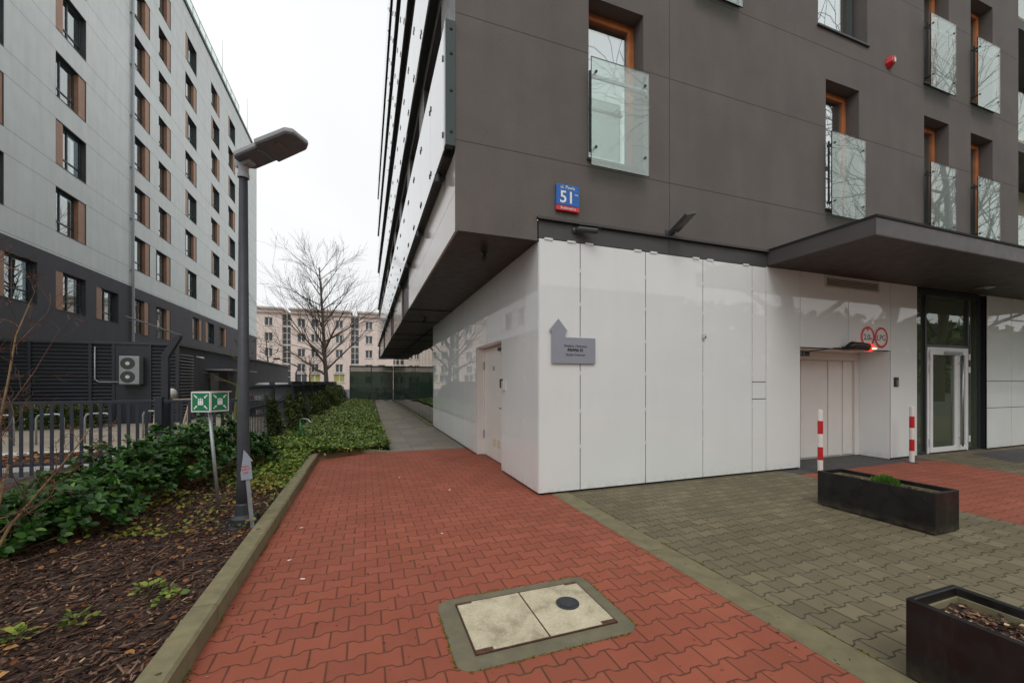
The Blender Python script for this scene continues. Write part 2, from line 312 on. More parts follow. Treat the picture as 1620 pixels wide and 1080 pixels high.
# ---------------------------------------------------------------- mesh helpers
ORG = {}
def org(p): return ORG.get(p.name, Vector((0, 0, 0))) if p else Vector((0, 0, 0))
class MB:
    def __init__(s): s.v = []; s.f = []; s.m = None
    def add(s, vs, fs):
        o = len(s.v)
        if s.m is not None: vs = [tuple(s.m @ Vector(q)) for q in vs]
        s.v += [tuple(q) for q in vs]; s.f += [tuple(i + o for i in f) for f in fs]; return s
    def box(s, x0, y0, z0, x1, y1, z1, bv=0):
        x0, x1 = sorted((x0, x1)); y0, y1 = sorted((y0, y1)); z0, z1 = sorted((z0, z1))
        v = [(x, y, z) for z in (z0, z1) for y in (y0, y1) for x in (x0, x1)]
        return s.add(v, [(0, 2, 3, 1), (4, 5, 7, 6), (0, 1, 5, 4), (2, 6, 7, 3), (0, 4, 6, 2), (1, 3, 7, 5)])
    def quad(s, a, b, c, d): return s.add([a, b, c, d], [(0, 1, 2, 3)])
    def prism(s, pts, f0, f1):
        """pts 2-D outline; f0/f1 map (u,v)->3-D for the two caps"""
        n = len(pts); v = [f0(*p) for p in pts] + [f1(*p) for p in pts]
        return s.add(v, [tuple(range(n))[::-1], tuple(range(n, 2 * n))] + [(i, (i + 1) % n, n + (i + 1) % n, n + i) for i in range(n)])
    def tube(s, pts, rs, n=8, cap=True):
        pts = [Vector(p) for p in pts]
        if isinstance(rs, (int, float)): rs = [rs] * len(pts)
        V = []; up = None
        for i, p in enumerate(pts):
            d = (pts[min(i + 1, len(pts) - 1)] - pts[max(i - 1, 0)])
            if d.length < 1e-9: d = Vector((0, 0, 1))
            d.normalize()
            if up is None: up = d.orthogonal().normalized()
            else:
                up = (up - d * up.dot(d))
                up = up.normalized() if up.length > 1e-6 else d.orthogonal().normalized()
            w = d.cross(up)
            V += [p + (up * math.cos(2 * math.pi * k / n) + w * math.sin(2 * math.pi * k / n)) * rs[i] for k in range(n)]
        F = [(i * n + k, i * n + (k + 1) % n, (i + 1) * n + (k + 1) % n, (i + 1) * n + k) for i in range(len(pts) - 1) for k in range(n)]
        if cap: F += [tuple(range(n))[::-1], tuple((len(pts) - 1) * n + k for k in range(n))]
        return s.add(V, F)
    def disk(s, c, ax, r, th, n=24):
        c = Vector(c); ax = Vector(ax).normalized(); return s.tube([c, c + ax * th], [r, r], n)
    def lathe(s, c, prof, n=20):
        c = Vector(c); V = [(c.x + r * math.cos(2 * math.pi * k / n), c.y + r * math.sin(2 * math.pi * k / n), c.z + z) for r, z in prof for k in range(n)]
        F = [(i * n + k, i * n + (k + 1) % n, (i + 1) * n + (k + 1) % n, (i + 1) * n + k) for i in range(len(prof) - 1) for k in range(n)]
        F += [tuple(range(n))[::-1], tuple((len(prof) - 1) * n + k for k in range(n))]
        return s.add(V, F)
    def build(s, name, mat, parent=None, bevel=0, smooth=False, raw=False, seg=2):
        me = bpy.data.meshes.new(name); of = Vector((0, 0, 0)) if raw else org(parent)
        me.from_pydata([(x - of.x, y - of.y, z - of.z) for x, y, z in s.v], [], s.f)
        me.materials.append(M[mat] if isinstance(mat, str) else mat)
        if smooth:
            me.polygons.foreach_set('use_smooth', [True] * len(me.polygons))
        o = bpy.data.objects.new(name, me); COL.objects.link(o)
        if parent: o.parent = parent
        ORG[o.name] = of
        if bevel:
            b = o.modifiers.new('bevel', 'BEVEL'); b.width = bevel; b.segments = seg; b.limit_method = 'ANGLE'; b.angle_limit = R(40)
            if smooth is False and seg > 1: b.harden_normals = False
        return o
def tag(o, label, cat, group=None, kind=None):
    if label: o['label'] = label
    if cat: o['category'] = cat
    if group: o['group'] = group
    if kind: o['kind'] = kind
    return o
def thing(name, loc, label, cat, group=None):
    o = bpy.data.objects.new(name, None); COL.objects.link(o); o.location = loc; o.empty_display_size = .2
    ORG[o.name] = Vector(loc); return tag(o, label, cat, group)
def struct(o): o['kind'] = 'structure'; return o
def copy_tree(o, parent=None):
    c = o.copy(); COL.objects.link(c)
    if parent: c.parent = parent
    ORG[c.name] = ORG.get(o.name, Vector())
    for ch in list(o.children): copy_tree(ch, c)
    return c
def text(name, s, size, mat, parent, M4, extrude=.001, align='CENTER', bold=0, font_scale=(1, 1)):
    cu = bpy.data.curves.new(name, 'FONT'); cu.body = s; cu.size = size; cu.align_x = align; cu.align_y = 'CENTER'; cu.extrude = extrude; cu.offset = bold; cu.resolution_u = 3
    o = bpy.data.objects.new('tmp_text', cu); COL.objects.link(o)
    me = bpy.data.meshes.new_from_object(o.evaluated_get(bpy.context.evaluated_depsgraph_get()))
    bpy.data.objects.remove(o)
    me.transform(M4 @ Matrix.Diagonal((font_scale[0], font_scale[1], 1, 1))); me.transform(Matrix.Translation(-org(parent)))
    me.materials.clear(); me.materials.append(M[mat]); me.name = name
    q = bpy.data.objects.new(name, me); COL.objects.link(q); q.parent = parent; ORG[q.name] = org(parent); return q
def frontM(x, y, z):   # text plane facing -Y
    return Matrix.Translation((x, y, z)) @ Matrix.Rotation(R(90), 4, 'X')
def holes_wall(mb, u0, u1, z0, z1, holes, P, depth):
    us = sorted({u0, u1, *[h[0] for h in holes], *[h[1] for h in holes]}); zs = sorted({z0, z1, *[h[2] for h in holes], *[h[3] for h in holes]})
    us = [u for u in us if u0 <= u <= u1]; zs = [z for z in zs if z0 <= z <= z1]
    for a, b in zip(us, us[1:]):
        run = None
        for c, d in zip(zs, zs[1:]):
            m = ((a + b) / 2, (c + d) / 2)
            solid = not any(h[0] < m[0] < h[1] and h[2] < m[1] < h[3] for h in holes)
            if solid: mb.quad(P(a, c, 0), P(b, c, 0), P(b, d, 0), P(a, d, 0))
    for a, b, c, d in holes:
        mb.quad(P(a, c, 0), P(a, c, depth), P(a, d, depth), P(a, d, 0)); mb.quad(P(b, c, 0), P(b, d, 0), P(b, d, depth), P(b, c, depth))
        if c > z0: mb.quad(P(a, c, 0), P(b, c, 0), P(b, c, depth), P(a, c, depth))
        mb.quad(P(a, d, 0), P(a, d, depth), P(b, d, depth), P(b, d, 0))

def scatter(name, TV, TF, pos, rot, sc, mat, parent=None, rnd=None, seed=0):
    """one mesh of many copies of a small template (leaves, chips); rot (N,3,3), sc (N,3) or (N,1)"""
    TV = np.array(TV, float); N = len(pos); k = len(TV); of = np.array(org(parent))
    V = np.einsum('nij,nkj->nki', rot, TV[None] * sc[:, None, :]) + (pos - of)[:, None, :]
    me = bpy.data.meshes.new(name); me.vertices.add(N * k); me.vertices.foreach_set('co', V.reshape(-1))
    sizes = [len(f) for f in TF]; flat = np.concatenate([np.array(f) for f in TF])
    li = (flat[None] + (np.arange(N) * k)[:, None]).reshape(-1)
    starts = np.concatenate([[0], np.cumsum(sizes)[:-1]]); ls = (starts[None] + (np.arange(N) * len(flat))[:, None]).reshape(-1)
    me.loops.add(len(li)); me.loops.foreach_set('vertex_index', li.astype(np.int32))
    me.polygons.add(len(ls)); me.polygons.foreach_set('loop_start', ls.astype(np.int32)); me.polygons.foreach_set('loop_total', np.tile(sizes, N).astype(np.int32))
    if rnd is None: rnd = np.random.default_rng(seed + 9).random(N)
    a = me.attributes.new('rnd', 'FLOAT', 'FACE'); a.data.foreach_set('value', np.repeat(rnd, len(TF)).astype(np.float32))
    me.update(calc_edges=True); me.validate(); me.materials.append(M[mat])
    o = bpy.data.objects.new(name, me); COL.objects.link(o)
    if parent: o.parent = parent
    ORG[o.name] = org(parent); return o
def frames(d, n):
    """columns: x=side, y=direction d, z=normal"""
    d = d / np.linalg.norm(d, axis=1, keepdims=True); x = np.cross(d, n); x /= np.linalg.norm(x, axis=1, keepdims=True) + 1e-9
    z = np.cross(x, d); return np.stack([x, d, z], axis=2)
LEAF = ([(0, 0, 0), (-.30, .3, .06), (-.24, .72, .05), (0, 1, -.05), (.24, .72, .05), (.30, .3, .06), (0, .35, 0), (0, .7, 0)],
        [(0, 6, 1), (1, 6, 7, 2), (2, 7, 3), (0, 5, 6), (5, 4, 7, 6), (4, 3, 7)])
LEAF_S = ([(0, 0, 0), (-.38, .42, .1), (0, 1, -.02), (.38, .42, .1)], [(0, 2, 1), (0, 3, 2)])
CHIP = ([(x, y, z) for z in (0, 1) for y in (0, 1) for x in (0, 1)], [(0, 2, 3, 1), (4, 5, 7, 6), (0, 1, 5, 4), (2, 6, 7, 3), (0, 4, 6, 2), (1, 3, 7, 5)])

# ================================================================ SETTING
def sheet(name, pts, z, mat, sub=0):
    mb = MB(); mb.add([(x, y, z) for x, y in pts], [tuple(range(len(pts)))]); return struct(mb.build(name, mat))
sheet('ground', [(-400, -200), (400, -200), (400, 600), (-400, 600)], -.03, 'asphalt')
# red paved yard: bounded by the kerb on the left, the slab path at the back, the building and the concrete strip on the right
sheet('red_pavement', [(-.86, -4), (2.35, -4), (2.35, 4.99), (2.62, 4.99), (2.62, 9.0), (2.1, 9.08), (.52, 9.1), (-.12, 9.12), (-.9, 8.63)], 0, 'red_paver')
sheet('red_driveway', [(6.15, -4), (9.55, -4), (9.8, 2.6), (10.3, 4.55), (9.75, 4.70), (6.62, 4.62)], 0, 'red_paver')
sheet('garage_apron', [(6.62, 4.625), (9.75, 4.705), (10.3, 4.555), (10.35, 4.98), (9.9, 5.6), (7.0, 5.6), (7.0, 4.98), (6.62, 4.98)], 0, 'dark_setts')
sheet('grey_pavement', [(2.6, -4), (6.146, -4), (6.616, 4.62), (6.616, 4.98), (2.6, 4.98)], 0, 'grey_paver')
sheet('entrance_pavement', [(9.555, -4), (24, -4), (24, 5.3), (10.36, 5.3), (10.305, 4.55), (9.805, 2.6)], 0, 'grey_paver')
sheet('dark_paving_patch', [(11.4, 3.95), (13.9, 3.95), (13.9, 4.75), (11.9, 4.75)], .004, 'dark_setts')
sheet('slab_path', [(.5, 9.105), (2.15, 9.085), (2.15, 35), (.7, 35)], 0, 'path_slab')
mb = MB(); yy = -4.0; i = 0
while yy < 4.95:
    y1 = min(yy + .998, 4.97); mb.box(2.352, yy, -.1, 2.596, y1 - .006, .003); yy = y1
struct(mb.build('concrete_strip', 'band_stone', bevel=.004))
# kerb of the planting bed: stones end to end, corner at (-1,8.65), then dropping towards the path
mb = MB()
def kerbstone(mb, a, b, za, zb, w=.135):
    a = Vector((*a, 0)); b = Vector((*b, 0)); d = (b - a).normalized(); a = a + d * .003; b = b - d * .003; nrm = Vector((-d.y, d.x, 0)) * w
    ch = nrm * .12
    prof = lambda p, z: [p + Vector((0, 0, -.1)), p + Vector((0, 0, z - .015)), p + ch + Vector((0, 0, z)), p + nrm + Vector((0, 0, z)), p + nrm + Vector((0, 0, -.1))]
    P0 = prof(a, za); P1 = prof(b, zb); n = 5
    mb.add(P0 + P1, [tuple(range(n)), tuple(range(2 * n - 1, n - 1, -1))] + [(i, n + i, n + (i + 1) % n, (i + 1) % n) for i in range(n)])
yy = -4.0
while yy < 8.6:
    y1 = min(yy + 1.0, 8.64); j = random.Random(int(yy * 7)).uniform(-.004, .004)
    kerbstone(mb, (-.86 + j, yy), (-.86 + j, y1), .125, .125); yy = y1
kerbstone(mb, (-.95, 8.62), (-.12, 9.12), .125, .10, .11); kerbstone(mb, (-.12, 9.12), (.5, 9.11), .10, .012, .11)
struct(mb.build('kerb', 'kerbstone'))
# planting bed
mb = MB(); G = 60
def bedz(x, y):
    e = min(1, max(0, (-.99 - x) / 1.2)) if y < 8.6 else min(1, max(0, (.5 - x) / 1.2))
    return .075 + .06 * e + .018 * math.sin(3.1 * x + 1.3 * y) * math.sin(2.3 * y) + .01 * math.sin(11 * x) * math.sin(9 * y + x)
def grid(mb, x0, x1, y0, y1, nx, ny, f, clip=None):
    o = []
    for j in range(ny + 1):
        for i in range(nx + 1):
            x = x0 + (x1 - x0) * i / nx; y = y0 + (y1 - y0) * j / ny
            if clip: x = clip(x, y, i, nx)
            o.append((x, y, f(x, y)))
    mb.add(o, [(j * (nx + 1) + i, j * (nx + 1) + i + 1, (j + 1) * (nx + 1) + i + 1, (j + 1) * (nx + 1) + i) for j in range(ny) for i in range(nx)])
grid(mb, -4.6, -.985, -2, 8.55, 60, 110, bedz)
struct(mb.build('planting_bed', 'soil', smooth=True))
mb = MB(); grid(mb, -2.3, .52, 8.55, 35, 30, 160, bedz, lambda x, y, i, nx: (-2.3 + (2.3 + (min(.5, -.97 + (y - 8.55) * 1.7) if y < 9.3 else .5 + (y - 9.2) * .006)) * i / nx))
struct(mb.build('ivy_bed', 'soil', smooth=True))
# courtyard beyond the fence
sheet('courtyard_pavement', [(-30, 9.9), (-2.2, 9.9), (-2.2, 40), (-30, 40)], -.01, 'plaza_slab')
sheet('far_lawn', [(-9, 37), (14, 37), (14, 60), (-9, 60)], -.02, 'hotel_dark')
mb = MB(); mb.box(-12, 9.3, -.03, -4.6, 9.42, .06); mb.box(-12, 11.2, -.03, -5.3, 11.32, .05)
struct(mb.build('courtyard_kerb', 'white_paint', bevel=.006))
mb = MB(); grid(mb, -12, -5.0, 9.45, 11.15, 60, 16, lambda x, y: .02 + .02 * math.sin(5 * x) * math.sin(7 * y))
struct(mb.build('leaf_litter_verge', 'soil', smooth=True))

# ================================================================ MAIN BUILDING
X0, XF, YF, YE, XE = 1.035, 2.15, 4.93, 34.6, 14.33
ZT = 18.6
A = thing('apartment_building', (XF, YF, 0), 'dark taupe apartment block over a white glass-clad ground floor, wrapping the corner', 'building')
# upper front wall with French-window openings
FL = 2.97; holes = []; wins = []
for k in range(4):
    dz = FL * k
    for (a, b, kind) in [(2.90, 3.81, 'f'), (7.72, 8.63, 'f'), (10.65, 11.52, 'f'), (12.34, 13.22, 'f')]:
        if k > 0 and a == 2.90: continue
        if k == 1 and a == 7.72: a, b, kind = 7.52, 8.87, 's'
        if k == 2 and a > 2.9: pass
        z0 = 4.58 if kind == 'f' else 4.83; z1 = 6.90 if a != 2.90 else 6.83
        holes.append((a, b, z0 + dz, z1 + dz)); wins.append((a, b, z0 + dz, z1 + dz, kind))
holes.append((4.76, 5.64, 4.58 + FL, 6.9 + FL)); wins.append((4.76, 5.64, 4.58 + FL, 6.9 + FL, 'f'))
P = lambda u, z, d: (u, YF + d, z)
mb = MB(); holes_wall(mb, XF - .02, XE, 3.66, ZT, holes, P, .30)
mb.quad(P(X0, 3.36, 0), P(XF - .02, 3.36, 0), P(XF - .02, ZT, 0), P(X0, ZT, 0))
mb.quad((XE, YF, 3.66), (XE, 16, 3.66), (XE, 16, ZT), (XE, YF, ZT))
mb.quad((XF - .02, YF, 3.36), (XF - .02, YF, 3.66), (XF - .02, YF + .03, 3.66), (XF - .02, YF + .03, 3.36))
mb.build('front_wall', 'stucco', A)
for i, (a, b, z0, z1, kind) in enumerate(wins):
    y = YF + .22; f = MB()
    fw = .075
    f.box(a, y, z0, a + fw, y + .09, z1); f.box(b - fw, y, z0, b, y + .09, z1); f.box(a + fw, y, z1 - fw, b - fw, y + .09, z1); f.box(a + fw, y, z0, b - fw, y + .09, z0 + fw)
    s = .055; a2, b2, c2, d2 = a + fw - .01, b - fw + .01, z0 + fw - .01, z1 - fw + .01
    y2 = y - .018
    f.box(a2, y2, c2, a2 + s, y2 + .08, d2); f.box(b2 - s, y2, c2, b2, y2 + .08, d2); f.box(a2 + s, y2, d2 - s, b2 - s, y2 + .08, d2); f.box(a2 + s, y2, c2, b2 - s, y2 + .08, c2 + s)
    w = f.build('window', 'wood' if kind == 'f' else 'hotel_frame', A, bevel=.006)
    g = MB(); g.box(a2 + s, y2 + .03, c2 + s, b2 - s, y2 + .042, d2 - s); g.build('pane', 'pane', w)
    bl = MB()
    if a == 2.90 or kind == 's' or i % 3 == 2: bl.box(a2 + s, y + .12, c2 + .2, b2 - s, y + .125, d2 - s); bl.build('blind', 'blind', w)
    else: bl.box(a + .01, y + .5, z0, b - .01, y + .52, z1); bl.build('room', 'dark_room', w)
    sl_ = MB(); sl_.box(a - .03, YF - .035, z0 - .025, b + .03, YF + .2, z0 + .006); sl_.build('sill', 'band_metal', w)
    if kind == 'f':
        yg = YF - .13; gm = MB(); xa, xb = a - .04 if a != 2.90 else 2.87, b - .04 if a != 2.90 else 3.81
        gm.box(xa, yg, 4.43 + (z0 - 4.58), xb, yg + .014, 5.89 + (z0 - 4.58))
        ob = gm.build('glass_balustrade', 'balcony_glass', A)
        e = MB()
        for (q0, q1, q2, q3) in [(xa - .003, xb + .003, 5.89, 5.894), (xa - .003, xb + .003, 4.426, 4.43)]: e.box(q0, yg - .001, q2 + z0 - 4.58, q1, yg + .015, q3 + z0 - 4.58)
        e.box(xa - .004, yg - .001, 4.43 + z0 - 4.58, xa, yg + .015, 5.89 + z0 - 4.58); e.box(xb, yg - .001, 4.43 + z0 - 4.58, xb + .004, yg + .015, 5.89 + z0 - 4.58)
        e.build('glass_edge', 'glass_edge', ob)
        for bx in (xa + .07, xb - .07):
            for bz in (4.68, 5.70):
                bb = MB(); bb.disk((bx, yg - .012, bz + z0 - 4.58), (0, 1, 0), .018, .14, 12); bb.build('bolt', 'black', ob, smooth=False)
        br = MB(); br.box(xa + .0, yg + .05, 4.64 + z0 - 4.58, xa + .022, yg + .075, 5.74 + z0 - 4.58); br.build('bracket_rail', 'iron', ob)
        br = MB(); br.box(xa + .03, yg + .055, 5.66 + z0 - 4.58, xb, yg + .085, 5.70 + z0 - 4.58); br.build('bracket_rail', 'steel', ob)
# flashing and dark band
mb = MB(); mb.box(XF - .03, YF - .05, 3.655, 6.30, YF + .05, 3.675); mb.box(XF - .03, YF - .05, 3.64, 6.30, YF - .046, 3.655)
mb.build('flashing', 'band_metal', A)
for a, b in ((XF, 4.27), (4.276, 6.3)):
    mb = MB(); mb.box(a, YF + .002, 3.405, b, YF + .05, 3.64); mb.build('band_panel', 'band_metal', A)
# soffit of the overhang with shallow cross ribs
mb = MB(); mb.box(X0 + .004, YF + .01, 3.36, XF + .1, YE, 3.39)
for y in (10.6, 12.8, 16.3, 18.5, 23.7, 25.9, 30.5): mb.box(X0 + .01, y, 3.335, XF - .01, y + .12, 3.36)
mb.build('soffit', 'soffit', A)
# alley face of the upper block
segs = [(YF, 10.6, 0), (10.6, 12.8, 1), (12.8, 16.3, 0), (16.3, 18.5, 1), (18.5, 23.7, 0), (23.7, 25.9, 1), (25.9, 31.2, 0), (31.2, YE, 1)]
for a, b, dk in segs:
    n = 1 if dk else max(1, round((b - a) / 2.8))
    for i in range(n):
        p0 = a + (b - a) * i / n; p1 = a + (b - a) * (i + 1) / n
        for z0, z1 in ((3.355, 3.83), (3.836, 4.33)):
            mb = MB(); off = .05 if dk else 0
            mb.box(X0 + off, p0 + .004 + (.004 if i == 0 else 0), z0, X0 + off + .03, p1 - .004, z1); mb.build('spandrel_panel', 'spandrel_dark' if dk else 'spandrel', A)
Q = lambda u, z, d: (X0 + .02 + d, u, z)
sh = []
for k in range(5):
    for j in range(11):
        y0 = 6.0 + j * 2.6
        if y0 + 1.9 < YE: sh.append((y0, y0 + 1.9, 5.0 + FL * k, 7.1 + FL * k))
mb = MB(); holes_wall(mb, YF + .02, YE, 4.33, ZT, sh, Q, .18); mb.quad((X0, YE, 3.37), (XE, YE, 3.37), (XE, YE, ZT), (X0, YE, ZT)); mb.quad((XF + .2, YE, 0), (XE, YE, 0), (XE, YE, 3.37), (XF + .2, YE, 3.37)); mb.quad((X0, YF, ZT), (X0, YE, ZT), (XE, YE, ZT), (XE, YF, ZT))
mb.build('alley_wall', 'spandrel_dark', A)
for (a, b, c, d) in sh:
    mb = MB(); mb.box(X0 + .19, a, c, X0 + .2, b, d)
    w = mb.build('window', 'far_glass', A); mb = MB(); mb.box(X0 + .15, a, c, X0 + .188, a + .07, d); mb.box(X0 + .15, b - .07, c, X0 + .188, b, d); mb.box(X0 + .15, (a + b) / 2 - .04, c, X0 + .188, (a + b) / 2 + .04, d); mb.box(X0 + .151, a, d - .07, X0 + .187, b, d); mb.build('frame', 'alu_white', w)
XG = .91
for k in range(5):
    zb = 4.37 + FL * k; zt = 5.87 + FL * k
    st_ = MB(); st_.box(XG + .02, YF + .2, zb - .03, X0 + .01, YE, zb); st_.box(XG + .02, YF + .2, zt, X0 + .01, YE, zt + .03)
    rail = st_.build('balcony_rail', 'iron', A)
    npan = 27; y = YF + .08; pw = (YE - y) / npan
    for j in range(npan):
        mb = MB(); mb.box(XG, y + .005, zb, XG + .012, y + pw - .005, zt)
        if len([1 for c_ in A.children if c_.name.startswith('glass_strip')]) < 100: g = mb.build('glass_strip', 'strip_glass', A)
        else: g = mb.build('far_glass_strip', 'strip_glass', A)
        if j < 12:
            bm_ = MB()
            for yy_ in (y + .05, y + pw - .05):
                for zz in (zb + .2, zt - .35): bm_.box(XG - .012, yy_ - .018, zz - .03, XG + .03, yy_ + .018, zz + .03)
            bm_.build('clamp', 'black', g)
        y += pw
mb = MB(); mb.box(XG, YF - .02, 4.38, X0 - .002, YF + .075, 5.9)
for k in range(1, 5): mb.box(XG, YF + .02, 4.38 + FL * k, X0 - .002, YF + .075, 5.88 + FL * k)
e = mb.build('end_plate', 'glass_edge', A)
mb = MB()
for z in (4.55, 5.05, 5.5, 5.8): mb.disk((.985, YF - .035, z), (0, 1, 0), .018, .02, 10)
mb.build('bolt', 'black', e)
for j in range(10):
    mb = MB(); mb.tube([(X0 - .01, 5.6 + j * 2.2, 4.28), (XG + .04, 5.6 + j * 2.2, 4.31)], .03, 8); mb.disk((XG + .03, 5.6 + j * 2.2, 4.23), (0, 0, 1), .05, .1, 10); mb.build('bracket', 'iron', A)
mb = MB(); mb.box(XE - 5, YF + .3, ZT, XE, 20, ZT + .3); mb.build('roof', 'band_metal', A)
# ground floor: dark backing wall with openings, then the white glass cladding
mb = MB(); holes_wall(mb, XF + .03, 16, 0, 3.42, [(7.07, 9.57, 0, 2.10), (10.42, 13.0, 0, 3.38)], lambda u, z, d: (u, YF + .04 + d, z), .55)
holes_wall(mb, YF + .04, 13.8, 0, 3.40, [(6.5, 8.16, 0, 2.2)], lambda u, z, d: (XF + .04 + d, u, z), .2)
mb.build('backing_wall', 'backing', A)
def panel(x0, x1, z0, z1, clips=True, top=True):
    g = .006; mb = MB(); mb.box(x0 + g, YF, z0 + .03 if z0 < .01 else z0 + g, x1 - g, YF + .012, z1 - g)
    o = mb.build('wall_panel', 'white_glass', A, bevel=.002)
    if clips:
        c = MB()
        for z in (.62, 1.10, 1.62, 2.09, 2.56, 3.02):
            if z0 < z < z1: c.box(x1 - .012, YF - .006, z - .025, x1 + .012, YF - .001, z + .025)
        if top:
            for xx in (x0 + .14, x1 - .14):
                if x1 - x0 > .5: c.box(xx - .06, YF - .012, 3.385, xx + .06, YF + .02, 3.412)
        if c.v: c.build('clip', 'alu_white', o)
    return o
js = [2.152, 2.77, 3.85, 4.92, 5.95]
for a, b in zip(js, js[1:]): panel(a, b, 0, 3.40)
panel(5.95, 6.26, 1.5, 3.40); panel(5.95, 6.26, 1.22, 1.5, False); panel(5.95, 6.26, 0, 1.22, False)
panel(6.26, 7.07, 0, 3.42, False); panel(7.07, 8.33, 2.10, 3.42, False); panel(8.33, 9.57, 2.10, 3.42, False); panel(9.57, 10.42, 0, 3.42, False)
for a, b in ((13.0, 14.03), (14.03, 15.1), (15.1, 16.1)): panel(a, b, 1.52, 3.42, a > 13.5); panel(a, b, .92, 1.52, False); panel(a, b, 0, .92, False)
mb = MB(); mb.box(16.1, YF, 0, 16.4, 12, 3.42); mb.build('end_pier', 'spandrel', A)
def spanel(y0, y1, z0, z1):
    g = .0025; mb = MB(); mb.box(XF, y0 + g, z0 + .03 if z0 < .01 else z0 + g, XF + .012, y1 - g, z1 - g); return mb.build('wall_panel', 'white_glass', A, bevel=.002)
spanel(4.945, 5.42, 0, 3.40)
c_ = MB()
for z in (.4, .95, 1.55, 2.1, 2.7, 3.1): c_.box(XF - .005, 5.408, z - .025, XF - .001, 5.432, z + .025)
c_.build('clip', 'alu_white', A)
spanel(5.42, 6.5, 0, 3.40); spanel(6.5, 7.3, 2.2, 3.4); spanel(7.3, 8.16, 2.2, 3.4)
for a, b in ((8.16, 9.2), (9.2, 10.4), (10.4, 11.55), (11.55, 12.7), (12.7, 13.85)): spanel(a, b, 0, 3.40)
# reveal of the alley door recess
mb = MB(); mb.box(XF + .013, 8.145, .01, XF + .21, 8.158, 2.198); mb.box(XF + .013, 6.502, .01, XF + .21, 6.515, 2.198); mb.box(XF + .013, 6.516, 2.185, XF + .21, 8.144, 2.198)
mb.build('door_reveal', 'offwhite_door', A)
D = MB(); D.box(XF + .17, 6.62, .02, XF + .215, 8.13, 2.17); D = D.build('side_door', 'offwhite_door', A, bevel=.004)
mb = MB(); mb.box(XF + .15, 6.518, .012, XF + .225, 6.61, 2.18); mb.box(XF + .15, 8.09, .012, XF + .169, 8.143, 2.18); mb.build('frame', 'offwhite_door', D, bevel=.003)
mb = MB(); mb.tube([(XF + .17, 6.78, 1.03), (XF + .11, 6.78, 1.03), (XF + .11, 6.93, 1.03)], .011, 8); mb.box(XF + .158, 6.75, .84, XF + .1695, 6.81, 1.08); mb.build('handle', 'black', D)
for z in (.35, 1.75):
    mb = MB(); mb.tube([(XF + .145, 8.085, z), (XF + .145, 8.085, z + .16)], .012, 8); mb.build('hinge', 'steel', D)
mb = MB(); mb.box(XF + .166, 7.42, 1.72, XF + .1695, 7.52, 1.80); mb.build('number_plate', 'sign_grey', D)
mb = MB(); mb.box(XF + .11, 6.8, 2.06, XF + .165, 7.05, 2.12); mb.build('door_closer', 'black', D)
t = NT('pale_notice'); t.b.inputs['Base Color'].default_value = srgb(214, 204, 170); M['notice'] = t.m
for y_ in (6.86, 7.1, 7.34):
    mb = MB(); mb.box(XF + .167, y_, .27, XF + .1695, y_ + .16, .42); mb.build('notice', 'notice', D)
# mirror-glass curtain wall further down the alley, every pane turned very slightly
rg = random.Random(4); y = 13.85; n = 23; pw = (YE - y) / n
for j in range(n):
    mb = MB(); a = rg.uniform(-.006, .006); mb.m = Matrix.Translation((XF + .001, y + pw / 2, 0)) @ Matrix.Rotation(a, 4, 'Z')
    mb.box(0, -pw / 2 + .012, .1, .015, pw / 2 - .012, 3.30); mb.build('glass_pane', 'mirror_glass', A)
    mb = MB(); mb.box(XF + .004, y - .010, .06, XF + .04, y + .010, 3.355); mb.build('mullion', 'hotel_frame', A)
    y += pw
mb = MB(); mb.box(XF + .045, 13.86, 0, XF + .2, YE, 3.36); mb.build('backing_wall', 'backing', A)
mb = MB(); mb.box(XF - .10, 13.9, 0, XF + .04, YE, .06); mb.build('plinth', 'band_stone', A)
# garage recess and door
mb = MB(); mb.box(9.555, YF + .014, .01, 9.568, 5.49, 2.095); mb.box(7.072, YF + .014, .01, 7.085, 5.49, 2.095); mb.box(7.086, YF + .05, 2.08, 9.554, 5.49, 2.094); mb.build('garage_reveal', 'white_glass', A)
Dg = MB(); Dg.box(7.086, 5.52, .0, 9.554, 5.56, 2.08); Dg = Dg.build('garage_door', 'offwhite_door', A)
mb = MB(); mb.box(7.087, 5.45, 1.93, 9.553, 5.519, 2.078); mb.box(9.42, 5.452, .01, 9.552, 5.519, 1.928); mb.build('frame', 'offwhite_door', Dg, bevel=.004)
for a, b in ((7.1, 7.87), (7.89, 8.65), (8.67, 9.09), (9.11, 9.41)):
    mb = MB(); mb.box(a + .008, 5.49, .03, b - .008, 5.518, 1.925); mb.build('leaf_panel', 'offwhite_door', Dg, bevel=.01)
# entrance: glazed lobby
E_ = MB(); yE = YF + .1
for (a, b, c, d) in ((10.42, 10.46, 0, 3.38), (10.91, 10.96, 0, 3.38), (12.48, 12.53, 0, 3.38), (12.95, 13.0, 0, 3.38)): E_.box(a, yE, c, b, yE + .09, d)
E_.box(10.46, yE + .002, 3.30, 12.95, yE + .088, 3.38); E_.box(10.96, yE + .002, 2.235, 12.48, yE + .088, 2.29); E_.box(10.46, yE + .002, 0, 10.91, yE + .088, .06); E_.box(12.53, yE + .002, 0, 12.95, yE + .088, .06)
E_ = E_.build('glazed_screen', 'anthracite', A, bevel=.003)
for (a, b, c, d) in ((10.46, 10.91, .06, 3.3), (12.53, 12.95, .06, 3.3), (10.96, 12.48, 2.29, 3.3)):
    mb = MB(); mb.box(a, yE + .04, c, b, yE + .052, d); mb.build('glass_pane', 'entrance_glass', E_)
Dd = MB()
Dd.box(10.965, yE - .01, 0.01, 11.03, yE + .07, 2.23); Dd.box(12.41, yE - .01, .01, 12.475, yE + .07, 2.23); Dd.box(11.03, yE - .008, 2.165, 12.41, yE + .07, 2.23)
Dd = Dd.build('entrance_door', 'alu_white', A, bevel=.004)
